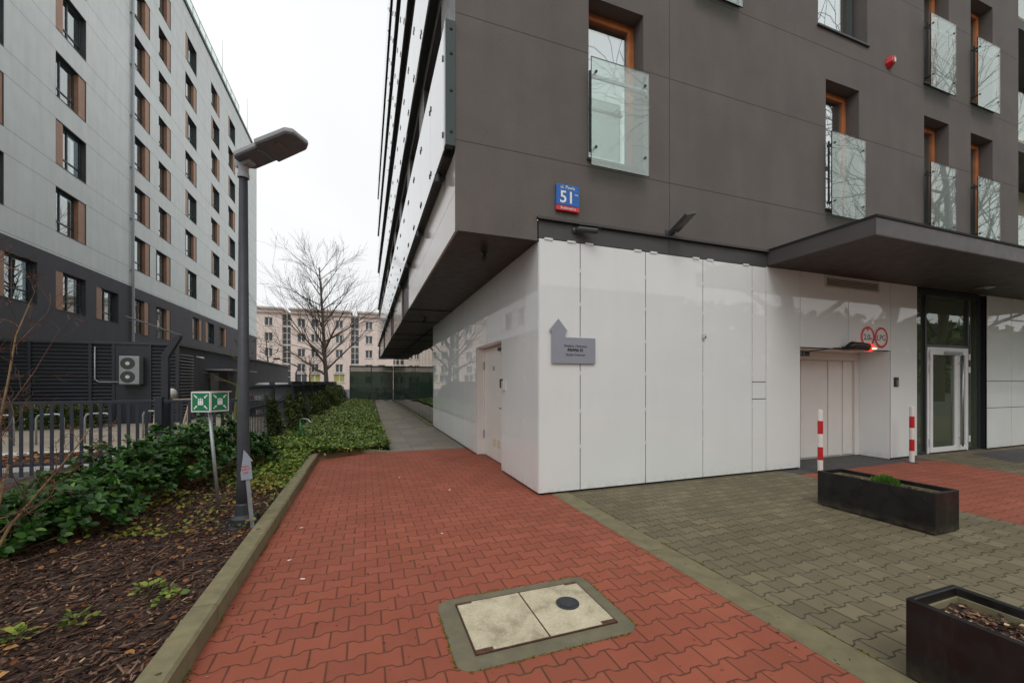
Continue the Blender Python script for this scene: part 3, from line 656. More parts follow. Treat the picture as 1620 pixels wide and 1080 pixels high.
for (a, b) in ((11.035, 12.02), (12.03, 12.405)):
    mb = MB(); y_ = yE - .03; w = .085; mb.box(a, y_, .03, a + w, y_ + .06, 2.16); mb.box(b - w, y_, .03, b, y_ + .06, 2.16); mb.box(a + w, y_, 2.07, b - w, y_ + .06, 2.16); mb.box(a + w, y_, .03, b - w, y_ + .06, .13)
    lf = mb.build('door_leaf', 'alu_white', Dd, bevel=.004); mb = MB(); mb.box(a + w, y_ + .025, .13, b - w, y_ + .035, 2.07); mb.build('pane', 'entrance_glass', lf)
mb = MB(); mb.tube([(12.06, yE - .09, .12), (12.06, yE - .09, 2.08)], .016, 10); mb.tube([(12.06, yE - .09, .3), (12.06, yE - .02, .3)], .01, 8); mb.tube([(12.06, yE - .09, 1.9), (12.06, yE - .02, 1.9)], .01, 8); mb.build('handle', 'steel', Dd, smooth=True)
for x, z in ((12.44, .2), (12.44, 1.7), (12.44, 1.98), (11.0, .2), (11.0, 1.7), (11.0, 1.98)):
    mb = MB(); mb.tube([(x, yE - .04, z), (x, yE - .04, z + .13)], .017, 10); mb.build('hinge', 'alu_white', Dd)
mb = MB(); mb.box(11.5, yE - .08, 2.09, 12.1, yE - .035, 2.14); mb.build('door_closer', 'steel', Dd)
mb = MB(); mb.quad((9.7, 9.2, 0), (13.6, 9.2, 0), (13.6, 9.2, 3.4), (9.7, 9.2, 3.4)); mb.quad((9.7, 5.6, 0), (9.7, 9.2, 0), (9.7, 9.2, 3.4), (9.7, 5.6, 3.4)); mb.quad((13.6, 5.6, 0), (13.6, 9.2, 0), (13.6, 9.2, 3.4), (13.6, 5.6, 3.4)); mb.quad((9.7, 5.1, .0), (13.6, 5.1, .0), (13.6, 9.2, .0), (9.7, 9.2, .0)); mb.quad((9.7, 5.1, 3.4), (13.6, 5.1, 3.4), (13.6, 9.2, 3.4), (9.7, 9.2, 3.4))
mb.box(11.2, 8.4, 0, 13.0, 8.8, 1.1)
mb.build('lobby', 'dark_room', A)
# canopy
cx0, cy0 = 6.28, 3.39
mb = MB(); mb.box(cx0, cy0, 3.43, 17.2, YF - .002, 3.66); mb.build('canopy', 'canopy_metal', A)
mb = MB(); mb.box(cx0 - .015, cy0 - .015, 3.66, 17.2, YF - .002, 3.69); mb.build('canopy_edge', 'backing', A)
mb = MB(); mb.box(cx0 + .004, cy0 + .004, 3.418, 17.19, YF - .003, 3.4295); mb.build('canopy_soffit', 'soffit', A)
mb = MB(); mb.lathe((11.75, 4.5, 3.37), [(.05, 0), (.12, .01), (.15, .025), (.15, .045)]); tag(mb.build('ceiling_lamp', 'lens', smooth=True), 'round pale lamp on the underside of the entrance canopy', 'lamp')
# ================================================================ small things on the building
def on_wall(name, lab, cat, loc, group=None): return thing(name, loc, lab, cat, group)
V = on_wall('ventilation_grille', 'wide white louvred vent grille above the garage door', 'vent', (8.43, YF, 3.28))
mb = MB(); mb.box(7.68, YF - .02, 3.185, 9.2, YF - .002, 3.215); mb.box(7.68, YF - .02, 3.365, 9.2, YF - .002, 3.39); mb.box(7.68, YF - .02, 3.215, 7.71, YF - .002, 3.365); mb.box(9.17, YF - .02, 3.215, 9.2, YF - .002, 3.365); mb.build('frame', 'grille', V)
mb = MB()
for i in range(5):
    z = 3.222 + i * .029; mb.add([(7.71, YF - .018, z), (9.17, YF - .018, z), (9.17, YF - .003, z + .02), (7.71, YF - .003, z + .02), (7.71, YF - .018, z + .004), (9.17, YF - .018, z + .004), (9.17, YF - .003, z + .024), (7.71, YF - .003, z + .024)], [(0, 1, 2, 3), (4, 7, 6, 5), (0, 4, 5, 1), (1, 5, 6, 2), (2, 6, 7, 3), (3, 7, 4, 0)])
mb.build('louvres', 'grille', V)
mb = MB(); mb.box(7.71, YF - .0025, 3.215, 9.17, YF - .001, 3.365); mb.build('void', 'backing', V)
AS = on_wall('address_sign', 'blue and red enamel street number plate reading 51', 'sign', (2.56, YF - .03, 3.95))
ax0, ax1 = 2.385, 2.735
mb = MB(); mb.box(ax0, YF - .045, 3.86, ax1, YF - .012, 4.14); mb.box(ax0 + .002, YF - .012, 3.81, ax1 - .002, YF - .001, 4.13); mb.build('plate', 'blue_enamel', AS, bevel=.008)
mb = MB(); mb.box(ax0, YF - .045, 3.79, ax1, YF - .0125, 3.858); mb.build('district_strip', 'red_enamel', AS, bevel=.006)
mb = MB(); mb.box(ax0 + .01, YF - .047, 4.068, ax1 - .01, YF - .0455, 4.071); mb.build('rule', 'lightblue_ink', AS)
text('street_name', 'ul. Pawia', .062, 'white_ink', AS, frontM(2.555, YF - .047, 4.102))
text('number', '51', .225, 'white_ink', AS, frontM(2.545, YF - .047, 3.965), bold=.003)
text('number_suffix', 'lok.', .04, 'white_ink', AS, frontM(2.69, YF - .047, 4.02))
text('district_name', 'Śródmieście', .045, 'white_ink', AS, frontM(2.56, YF - .047, 3.825))
AR = on_wall('arrow_sign', 'grey arrow-shaped entrance sign fixed to the white glass panels', 'sign', (2.65, YF - .02, 1.75))
o_ = [(2.325, 1.75), (2.99, 1.75), (2.99, 2.10), (2.53, 2.10), (2.53, 2.18), (2.565, 2.18), (2.425, 2.345), (2.285, 2.18), (2.325, 2.18)]
mb = MB(); mb.prism(o_, lambda u, v: (u, YF - .03, v), lambda u, v: (u, YF - .022, v)); mb.build('plate', 'sign_grey', AR, bevel=.001)
for x in (2.4, 2.9):
    mb = MB(); mb.disk((x, YF - .0215, 1.9), (0, 1, 0), .015, .02, 10); mb.build('spacer', 'steel', AR)
text('line', 'Wejście / Entrance', .045, 'black_ink', AR, frontM(2.68, YF - .032, 1.985))
text('line', 'PAWIA 51', .055, 'black_ink', AR, frontM(2.68, YF - .032, 1.93), bold=.0022)
text('line', 'Studio Centrum', .045, 'black_ink', AR, frontM(2.68, YF - .032, 1.868))
for (x, s, lab) in ((8.86, '2,0 m', 'round red-bordered height limit sign, left of the pair over the garage'), (9.26, 'LPG', 'round red-bordered sign reading LPG, right of the pair over the garage')):
    rs = on_wall('round_sign', lab, 'sign', (x, YF - .02, 2.3), 'round prohibition signs over the garage')
    mb = MB(); mb.disk((x, YF - .012, 2.345), (0, 1, 0), .195, .008, 40); mb.build('disc', 'white_paint', rs)
    mb = MB(); n = 44; r0, r1 = .155, .196; pts = []
    Vv = [(x + r * math.cos(2 * math.pi * k / n), YF - yy, 2.345 + r * math.sin(2 * math.pi * k / n)) for r, yy in ((r0, .0155), (r1, .0155), (r1, .0125), (r0, .0125)) for k in range(n)]
    mb.add(Vv, [(a * n + k, a * n + (k + 1) % n, ((a + 1) % 4) * n + (k + 1) % n, ((a + 1) % 4) * n + k) for a in range(4) for k in range(n)]); mb.build('border', 'red_enamel', rs)
    if s[0] == '2':
        mb = MB(); mb.prism([(x - .04, 2.505), (x + .04, 2.505), (x, 2.45)], lambda u, v: (u, YF - .016, v), lambda u, v: (u, YF - .0122, v)); mb.build('height_arrow', 'red_enamel', rs)
        text('lettering', '2,0', .155, 'black_ink', rs, frontM(x - .03, YF - .014, 2.335)); text('lettering', 'm', .09, 'black_ink', rs, frontM(x + .1, YF - .014, 2.315))
    else: text('lettering', s, .155, 'black_ink', rs, frontM(x, YF - .014, 2.335))
bc = on_wall('warning_beacon', 'black warning lamp with a lit red lens over the garage door', 'warning lamp', (8.3, YF - .1, 2.13))
mb = MB(); mb.tube([(8.12, YF - .12, 2.13), (8.2, YF - .13, 2.15), (8.5, YF - .16, 2.14), (8.56, YF - .165, 2.13)], [.045, .075, .07, .072], 14); mb.box(8.14, YF - .13, 2.08, 8.22, YF - .002, 2.14); mb.build('housing', 'black', bc, smooth=False)
mb = MB(); mb.tube([(8.565, YF - .165, 2.13), (8.64, YF - .17, 2.125), (8.69, YF - .175, 2.12)], [.08, .078, .04], 16); mb.build('red_lens', 'beacon', bc, smooth=True)
mb = MB(); mb.tube([(8.57, YF - .255, 2.10), (8.66, YF - .255, 2.10)], [.018, .012], 8); mb.build('lamp', 'beacon_core', bc)
mb = MB(); mb.tube([(7.45, YF + .4, 2.03), (7.6, YF - .01, 2.07), (7.9, YF - .06, 2.105), (8.14, YF - .1, 2.12)], .009, 6); mb.build('cable', 'black', bc)
st_ = on_wall('indicator_strip', 'small dark strip with a blue square in the garage lintel corner', 'indicator', (7.2, YF + .2, 2.02))
mb = MB(); mb.box(7.09, YF + .2, 1.97, 7.6, YF + .24, 2.06); mb.build('case', 'soffit', st_)
mb = MB(); mb.box(7.14, YF + .195, 1.985, 7.22, YF + .199, 2.05); mb.build('blue_square', 'blue_enamel', st_)
for xx in (7.28, 7.36, 7.44):
    mb = MB(); mb.box(xx, YF + .195, 1.995, xx + .03, YF + .199, 2.04); mb.build('pale_square', 'sign_grey', st_)
ic = on_wall('intercom', 'small black and steel intercom beside the garage opening', 'intercom', (9.72, YF, 1.5))
mb = MB(); mb.box(9.66, YF - .025, 1.41, 9.78, YF - .001, 1.59); mb.build('housing', 'black', ic, bevel=.004)
mb = MB(); mb.box(9.70, YF - .029, 1.42, 9.77, YF - .0255, 1.58); mb.build('faceplate', 'steel', ic)
mb = MB(); mb.disk((9.735, YF - .035, 1.55), (0, 1, 0), .014, .006, 12); mb.build('lens', 'black', ic)
kp = on_wall('card_reader', 'small grey card reader beside the white side door', 'card reader', (XF, 6.35, 1.45))
mb = MB(); mb.box(XF - .035, 6.3, 1.36, XF - .001, 6.40, 1.52); mb.build('housing', 'grille', kp, bevel=.006)
mb = MB(); mb.box(XF - .045, 6.41, 1.40, XF - .002, 6.46, 1.55); mb.build('keypad', 'hotel_frame', kp, bevel=.004)
def camera_thing(name, loc, d, label, sc=1.0, drop=(0, 0, 0), group=None, matn='hotel_frame'):
    c = thing(name, loc, label, 'security camera', group); L_ = Vector(loc); d = Vector(d).normalized()
    b_ = L_ + Vector(drop)
    mb = MB(); mb.tube([L_, L_ + Vector(drop) * .3], [.045 * sc, .03 * sc], 14); mb.tube([L_, b_], .018 * sc, 8); mb.build('mount', matn, c)
    mb = MB(); mb.tube([b_ - d * .03 * sc, b_, b_ + d * .2 * sc, b_ + d * .21 * sc], [.02 * sc, .036 * sc, .036 * sc, .033 * sc], 14); mb.build('body', matn, c)
    mb = MB(); mb.tube([b_ + d * .2105 * sc, b_ + d * .214 * sc], .022 * sc, 12); mb.build('lens', 'black', c)
    w = d.cross(Vector((0, 0, 1))).normalized(); up = w.cross(d)
    mb = MB(); a = b_ + up * .04 * sc; mb.add([a - w * .04 * sc, a + w * .04 * sc, a + w * .04 * sc + d * .25 * sc, a - w * .04 * sc + d * .25 * sc, a - w * .04 * sc + up * .008, a + w * .04 * sc + up * .008, a + w * .04 * sc + d * .25 * sc + up * .008, a - w * .04 * sc + d * .25 * sc + up * .008], [(0, 3, 2, 1), (4, 5, 6, 7), (0, 1, 5, 4), (1, 2, 6, 5), (2, 3, 7, 6), (3, 0, 4, 7)]); mb.build('hood', matn, c)
    return c
camera_thing('security_camera', (2.69, YF, 3.56), (.93, -.35, -.12), 'dark bullet camera on the dark band under the street number plate', 1.15, (.03, -.07, 0))
camera_thing('ceiling_camera', (1.6, 5.6, 3.36), (-.3, -.9, -.3), 'black camera hanging under the overhang nearest the corner', 1.1, (0, 0, -.1), 'cameras under the overhang', 'black')
camera_thing('ceiling_camera', (1.6, 11.8, 3.34), (-.5, -.8, -.2), 'black camera hanging under the overhang further down the alley', 1.1, (0, 0, -.14), 'cameras under the overhang', 'black')
fl = thing('floodlight', (4.30, YF, 3.7), 'flat dark floodlight tilted out above the white panels', 'floodlight')
mb = MB(); mb.tube([(4.28, YF, 3.68), (4.28, YF - .12, 3.70)], .02, 8); mb.box(4.2, YF - .01, 3.69, 4.36, YF - .001, 3.76); mb.build('bracket', 'hotel_frame', fl)
mb = MB(); mb.m = Matrix.Translation((4.28, YF - .1, 3.70)) @ Matrix.Rotation(R(22), 4, 'X').inverted() @ Matrix.Rotation(R(-20), 4, 'Y'); mb.box(-.09, -.36, 0, .13, .03, .045); mb.build('housing', 'hotel_frame', fl, bevel=.01)
mb = MB(); mb.m = Matrix.Translation((4.28, YF - .1, 3.70)) @ Matrix.Rotation(R(22), 4, 'X').inverted() @ Matrix.Rotation(R(-20), 4, 'Y'); mb.box(-.07, -.34, -.004, .11, -.1, -.001); mb.build('lens', 'lens', fl)
al = thing('alarm_siren', (9.53, YF, 7.6), 'small red alarm siren on the upper facade', 'alarm')
mb = MB(); mb.prism([(9.39, 7.60), (9.43, 7.73), (9.55, 7.80), (9.61, 7.69), (9.58, 7.56), (9.46, 7.51)], lambda u, v: (u, YF - .001, v), lambda u, v: (9.5 + (u - 9.5) * .55, YF - .10, 7.65 + (v - 7.65) * .55)); mb.build('housing', 'red_paint', al, bevel=.012)
mb = MB(); mb.box(9.48, YF - .112, 7.60, 9.52, YF - .101, 7.68); mb.build('strobe', 'white_paint', al)
ss = thing('motion_sensor', (4.92, YF, 1.95 + .4), 'tiny pale sensor on the joint between two white panels', 'sensor')
mb = MB(); mb.box(4.895, YF - .05, 2.17, 4.945, YF - .008, 2.25); mb.build('housing', 'grille', ss, bevel=.008)
mb = MB(); mb.disk((4.92, YF - .051, 2.19), (0, -1, 0), .012, .006, 10); mb.build('lens', 'black', ss)

# ================================================================ yard objects
mh = thing('manhole_cover', (1.01, 2.42, 0), 'two-leaf concrete manhole cover in a grey surround set in the red paving', 'manhole cover')
a, b, c, d, r = .45, 1.57, 2.05, 2.78, .09
def rr(a, b, c, d, r):
    o = []
    for (x, y, s) in ((b - r, d - r, 0), (a + r, d - r, 90), (a + r, c + r, 180), (b - r, c + r, 270)):
        for k in range(5): o.append((x + r * math.cos(R(s + k * 22.5)), y + r * math.sin(R(s + k * 22.5))))
    return o
mb = MB(); mb.prism(rr(a, b, c, d, r), lambda u, v: (u, v, -.05), lambda u, v: (u, v, .006)); mb.build('surround', 'frame_conc', mh, bevel=.004)
mb = MB(); mb.box(.565, 2.155, .0065, 1.475, 2.695, .0085); mb.build('gap', 'backing', mh)
for x0, x1 in ((.575, 1.012), (1.022, 1.467)):
    mb = MB(); mb.box(x0, 2.165, .007, x1, 2.685, .017); mb.build('lid', 'lid', mh, bevel=.003)
for (x, y) in ((.572, 2.162), (1.37, 2.162), (.572, 2.665), (1.37, 2.665)):
    mb = MB(); mb.box(x, y, .0175, x + .1, y + .024, .0195); mb.build('rusty_corner', 'rust', mh)
for x0, x1, y0_, y1_ in ((.567, 1.474, 2.156, 2.1615), (.567, 1.474, 2.6885, 2.694), (.567, .5725, 2.162, 2.688), (1.4685, 1.474, 2.162, 2.688), (1.0135, 1.0205, 2.164, 2.686)):
    mb = MB(); mb.box(x0, y0_, .009, x1, y1_, .0155); mb.build('metal_rim', 'rust', mh)
ct = MB(); ct.disk((1.275, 2.44, .0175), (0, 0, 1), .078, .006, 40); dc = ct.build('round_cap', 'iron', mh)
mb = MB(); mb.disk((1.275, 2.44, .0238), (0, 0, 1), .055, .003, 32); mb.build('cap_centre', 'iron', dc)
for k in range(6):
    q = k * math.pi / 3 + .3; mb = MB(); mb.disk((1.275 + .064 * math.cos(q), 2.44 + .064 * math.sin(q), .0238), (0, 0, 1), .007, .001, 8); mb.build('slot', 'black', dc)

def planter(x0, y0, x1, y1, h, label, seed, shrub=False):
    pl = thing('planter_box', ((x0 + x1) / 2, (y0 + y1) / 2, 0), label, 'planter', 'black rectangular planters')
    w = .028; mb = MB()
    O = [(x0, y0), (x1, y0), (x1, y1), (x0, y1)]; I = [(x0 + w, y0 + w), (x1 - w, y0 + w), (x1 - w, y1 - w), (x0 + w, y1 - w)]
    v = [(*p, .012) for p in O] + [(*p, h) for p in O] + [(*p, h) for p in I] + [(*p, h - .2) for p in I]
    mb.add(v, [(3, 2, 1, 0)] + [(i, (i + 1) % 4, 4 + (i + 1) % 4, 4 + i) for i in range(4)] + [(4 + i, 4 + (i + 1) % 4, 8 + (i + 1) % 4, 8 + i) for i in range(4)] + [(8 + i, 8 + (i + 1) % 4, 12 + (i + 1) % 4, 12 + i) for i in range(4)] + [(12, 13, 14, 15)])
    mb.build('box', 'planter', pl, bevel=.006)
    for (x, y) in ((x0 + .05, y0 + .05), (x1 - .05, y0 + .05), (x0 + .05, y1 - .05), (x1 - .05, y1 - .05)): mb = MB(); mb.disk((x, y, 0), (0, 0, 1), .02, .013, 8); mb.build('foot', 'black', pl)
    mb = MB(); w2 = w + .001
    mb.box(x0 + w2, y0 + w2, h - .10, x0 + w2 + .012, y1 - w2, h - .045); mb.box(x1 - w2 - .012, y0 + w2, h - .10, x1 - w2, y1 - w2, h - .045); mb.box(x0 + w2 + .013, y1 - w2 - .012, h - .1, x1 - w2 - .013, y1 - w2, h - .045)
    mb.build('liner', 'kerbstone', pl)
    mb = MB(); rq = random.Random(seed); 
    ph = rq.random() * 6
    grid(mb, x0 + w, x1 - w, y0 + w, y1 - w, 14, 34, lambda x, y: h - .085 + .02 * math.sin(17 * x + ph) * math.sin(9 * y + ph) + rq.uniform(-.008, .008)); mb.build('soil', 'soil', pl, smooth=True)
    n = 700; g = np.random.default_rng(seed); pos = np.stack([g.uniform(x0 + w, x1 - w - .03, n), g.uniform(y0 + w, y1 - w - .03, n), np.full(n, h - .082) + g.uniform(0, .03, n)], 1)
    an = g.uniform(0, 6.28, n); dd = np.stack([np.cos(an), np.sin(an), g.uniform(-.3, .3, n)], 1); nn = np.stack([g.normal(0, .35, n), g.normal(0, .35, n), np.ones(n)], 1)
    lt = scatter('litter', *LEAF_S, pos, frames(dd, nn), g.uniform(.012, .03, (n, 1)) * np.ones((1, 3)), 'mulch', pl); lt['kind'] = 'stuff'
    n = 500; pos = np.stack([g.uniform(x0 + w, x1 - w - .03, n), g.uniform(y0 + w, y1 - w - .03, n), np.full(n, h - .084) + g.uniform(0, .02, n)], 1)
    an = g.uniform(0, 6.28, n); dd = np.stack([np.cos(an), np.sin(an), g.uniform(-.3, .3, n)], 1)
    lt = scatter('bark_chips', *CHIP, pos, frames(dd, np.stack([g.normal(0, .4, n), g.normal(0, .4, n), np.ones(n)], 1)), np.stack([g.uniform(.005, .014, n), g.uniform(.015, .05, n), g.uniform(.002, .005, n)], 1), 'mulch', pl); lt['kind'] = 'stuff'
    return pl
planter(5.22, 2.33, 5.63, 3.43, .415, 'black planter box by the red driveway, with a small green conifer in it', 1)
planter(2.585, .12, 3.0, 1.27, .405, 'black planter box in the lower right foreground, filled with dead leaves', 2)
g = np.random.default_rng(5); n = 1500; cf = thing('dwarf_conifer', (5.42, 2.84, .33), 'small bright green conifer growing in the far black planter', 'shrub')
th = g.uniform(0, 6.28, n); ph = g.uniform(.1, 1.5, n); rr_ = g.uniform(.25, 1, n) ** .6
pos = np.stack([5.42 + .085 * rr_ * np.cos(th) * np.sin(ph) * 1.2, 2.84 + .12 * rr_ * np.sin(th) * np.sin(ph) * 1.2, .335 + .12 * rr_ * np.cos(ph)], 1)
dd = pos - np.array([5.42, 2.84, .30]) + g.normal(0, .02, (n, 3)); scatter('foliage', [(0, 0, 0), (-.13, .5, 0), (0, 1, 0), (.13, .5, 0)], [(0, 3, 2, 1)], pos, frames(dd, g.normal(0, 1, (n, 3))), g.uniform(.02, .04, (n, 1)) * np.ones((1, 3)), 'conifer', cf)
mb = MB(); mb.tube([(5.42, 2.84, .32), (5.42, 2.84, .40)], [.01, .005], 6); mb.build('stem', 'bark', cf)
for (x, y, lab) in ((7.07, 4.60, 'red and white striped bollard left of the garage opening'), (9.6, 4.62, 'red and white striped bollard right of the garage opening')):
    bo = thing('bollard', (x, y, 0), lab, 'bollard', 'striped bollards at the garage')
    for k in range(5):
        z0 = k * .215; mb = MB(); z1 = min(z0 + .215, 1.06)
        if k == 4: mb.lathe((x, y, z0), [(.038, 0), (.038, .16), (.035, .175), (.012, .185)], 20)
        else: mb.lathe((x, y, z0), [(.038, 0), (.038, .2149)], 20)
        mb.build('red_band' if k in (1, 3) else 'white_band', 'red_paint' if k in (1, 3) else 'white_paint', bo, smooth=False)
    mb = MB(); mb.lathe((x, y, .0), [(.09, .0), (.09, .008), (.05, .012)], 16); mb.build('base_plate', 'iron', bo)
# street lamp with flat LED head
lx, ly = -1.15, 4.75
sL = thing('street_lamp', (lx, ly, .08), 'dark steel street lamp with a flat wide head tilted over the yard', 'street lamp')
mb = MB(); mb.tube([(lx, ly, .1), (lx, ly, .5), (lx, ly, 3.56)], [.068, .058, .038], 20); mb.build('pole', 'iron', sL, smooth=True)
mb = MB(); mb.lathe((lx, ly, .06), [(.11, 0), (.11, .09), (.075, .12), (.07, .22), (.06, .24)], 20); mb.build('base_collar', 'iron', sL)
mb = MB(); mb.box(lx - .14, ly - .14, .05, lx + .14, ly + .14, .085)
for sx in (-1, 1):
    for sy in (-1, 1): mb.lathe((lx + sx * .11, ly + sy * .11, .085), [(.014, 0), (.014, .06), (.008, .065)], 8)
mb.build('anchor_plate', 'iron', sL, bevel=.003)
mb = MB(); mb.tube([(lx, ly, 3.54), (lx, ly, 3.58), (lx, ly, 3.585), (lx, ly, 3.65)], [.052, .052, .047, .047], 20); mb.build('collar', 'lum_grey', sL)
HM = Matrix.Translation((lx, ly, 3.695)) @ Matrix.Rotation(R(-30), 4, 'Z') @ Matrix.Rotation(R(-15), 4, 'Y')
mb = MB(); mb.m = HM; mb.box(-.07, -.045, -.05, .1, .045, .03); mb.build('knuckle', 'lum_grey', sL, bevel=.012)
def headpoly(z): return [(-.02, -.09, z), (.02, -.13, z), (.28, -.13, z), (.28, -.165, z), (.62, -.155, z), (.67, -.10, z), (.68, .10, z), (.62, .15, z), (.28, .165, z), (.28, .13, z), (.02, .13, z), (-.02, .09, z)]
mb = MB(); mb.m = HM; n = 12; mb.add(headpoly(-.005) + headpoly(.045), [tuple(range(n))[::-1], tuple(range(n, 2 * n))] + [(i, (i + 1) % n, n + (i + 1) % n, n + i) for i in range(n)]); hd = mb.build('head', 'lum_grey', sL, bevel=.012)
mb = MB(); mb.m = HM; hp = [(x * .965 + .01, y * .93, -.012) for x, y, z in headpoly(0)]; hq = [(x, y, -.0055) for x, y, z in hp]; mb.add(hp + hq, [tuple(range(n))[::-1], tuple(range(n, 2 * n))] + [(i, (i + 1) % n, n + (i + 1) % n, n + i) for i in range(n)]); mb.build('underside', 'lum_dark', hd)
mb = MB(); mb.m = HM; mb.box(.44, -.085, -.018, .48, .085, -.0125); mb.build('led_strip', 'lens', hd)
mb = MB(); mb.m = HM; mb.tube([(.25, -.1, -.014), (.27, -.03, -.016), (.27, .03, -.016), (.25, .1, -.014)], .012, 8); mb.build('rib', 'lum_dark', hd)
# assembly point sign: two green faces meeting at a corner
ap = thing('assembly_sign', (-1.52, 5.32, .1), 'green and white two-faced assembly point sign on a thin galvanised post', 'sign')
mb = MB(); mb.tube([(-1.52, 5.32, .08), (-1.615, 5.34, 1.20)], .017, 12); mb.build('post', 'galv', ap, smooth=True)
tip = Vector((-1.575, 5.24, 1.285)); vd = Vector((.339, .941, 0))  # view-ish direction at the sign
for sgn in (1, -1):
    ang = math.atan2(-1.575, 5.24)
    away = Vector((tip.x, tip.y, 0)).normalized(); side = Vector((away.y, -away.x, 0)) * sgn
    u = (side * .80 + away * .60).normalized(); nrm = Vector((u.y, -u.x, 0)) * (1 if sgn > 0 else -1)
    if nrm.dot(away) > 0: nrm = -nrm
    MM = Matrix(((u.x * sgn, 0, nrm.x, tip.x), (u.y * sgn, 0, nrm.y, tip.y), (0, 1, 0, tip.z), (0, 0, 0, 1)))
    s_ = .21; xa, xb = (0, s_) if sgn > 0 else (-s_, 0)
    mb = MB(); mb.m = MM; mb.box(xa, -s_ / 2 - .005, -.006, xb, s_ / 2 + .005, 0); bd_ = mb.build('sign_panel', 'white_paint', ap)
    mb = MB(); mb.m = MM; mb.box(xa + .014, -s_ / 2 + .010, .0005, xb - .014, s_ / 2 - .010, .002); mb.build('green_field', 'green_sign', bd_)
    mb = MB(); mb.m = MM; cxm = (xa + xb) / 2
    for dx in (-.02, .0, .02):
        mb.disk((cxm + dx, .032 - abs(dx) * .3, .0025), (0, 0, 1), .0085, .0008, 12); mb.box(cxm + dx - .0085, -.035, .0025, cxm + dx + .0085, .02 - abs(dx) * .3, .0033)
    for (qx, qy) in ((-1, 1), (1, 1), (-1, -1), (1, -1)):
        c0 = (cxm + qx * .072, qy * .075); c1 = (cxm + qx * .045, qy * .048)
        px_, py_ = -qy * .004, qx * .004
        mb.add([(c0[0] + px_, c0[1] + py_, .0025), (c0[0] - px_, c0[1] - py_, .0025), (c1[0] - px_, c1[1] - py_, .0025), (c1[0] + px_, c1[1] + py_, .0025)], [(0, 1, 2, 3)])
        mb.add([(c1[0] - qx * .008, c1[1] - qy * .008, .0026), (c1[0] + qx * .014, c1[1] - qy * .006, .0026), (c1[0] - qx * .006, c1[1] + qy * .014, .0026)], [(0, 1, 2)])
    mb.build('pictogram', 'white_ink', bd_)
mb = MB(); mb.prism([(tip.x, tip.y + .004), (tip.x + .155, tip.y + .16), (tip.x - .19, tip.y + .08)], lambda u, v: (u, v, tip.z + .106), lambda u, v: (u, v, tip.z + .112)); mb.build('cap', 'white_paint', ap)
# small arrow sign leaning on the lamp
sa = thing('small_arrow_sign', (-1.03, 4.60, .1), 'small white arrow signboard on a flat stake leaning against the lamp pole', 'sign')
MS = Matrix.Translation((-1.035, 4.58, .08)) @ Matrix.Rotation(R(-32), 4, 'Z') @ Matrix.Rotation(R(-11), 4, 'Y') @ Matrix.Rotation(R(-4), 4, 'X')
mb = MB(); mb.m = MS; mb.box(-.022, 0, 0, .022, .008, .50); mb.build('stake', 'galv', sa)
mb = MB(); mb.m = MS; mb.prism([(-.065, .47), (.065, .47), (.065, .64), (.09, .64), (0, .76), (-.09, .64), (-.065, .64)], lambda u, v: (u, -.008, v), lambda u, v: (u, -.001, v)); bd_ = mb.build('arrow_board', 'sign_grey', sa)
for z_, s_ in ((.60, 'Wejście'), (.57, 'PAWIA 51'), (.54, 'Studio')): text('lettering', s_, .025, 'red_enamel', bd_, MS @ Matrix.Translation((0, -.0095, z_)) @ Matrix.Rotation(R(90), 4, 'X'), .0004)
# garden standpipe
tp = thing('garden_tap', (-1.46, 10.87, .08), 'green garden standpipe with a pale tap spout in the ivy', 'tap')
mb = MB(); mb.tube([(-1.46, 10.87, .08), (-1.46, 10.87, .56)], .026, 12); mb.tube([(-1.46, 10.87, .56), (-1.46, 10.87, .585)], .032, 12); mb.build('post', 'tap_green', tp, smooth=True)
mb = MB(); mb.tube([(-1.46, 10.86, .60), (-1.40, 10.80, .63), (-1.28, 10.74, .61), (-1.22, 10.7, .54), (-1.19, 10.69, .55)], [.014, .016, .016, .02, .012], 10); mb.build('spout', 'galv', tp, smooth=True)
# pale petals / litter on paving
g = np.random.default_rng(3)
for i, (x, y, lb) in enumerate([(.71, 4.02, 'tiny pale scrap on the red paving nearest the manhole'), (-.62, 4.66, 'tiny pale scrap on the red paving close to the kerb'), (-.60, 3.85, 'tiny pale scrap beside the kerb, nearer the camera than the lamp'), (1.1, 5.6, 'tiny pale scrap on the red paving in front of the corner'), (-.45, 3.45, 'tiny pale scrap by the kerb, nearest the camera of the three there'), (.5, 6.6, 'tiny pale scrap in the middle of the red paving')]):
    mb = MB(); n = 7; pts = [(x + .018 * math.cos(k / n * 6.28) * g.uniform(.5, 1.3), y + .016 * math.sin(k / n * 6.28) * g.uniform(.5, 1.3), .004 + g.uniform(0, .008)) for k in range(n)]; mb.add(pts + [(x, y, .012), (x, y, .002)], [(k, (k + 1) % n, n) for k in range(n)] + [((k + 1) % n, k, n + 1) for k in range(n)]); tag(mb.build('paper_scrap', 'petal'), lb, 'litter', 'pale scraps on the red paving')

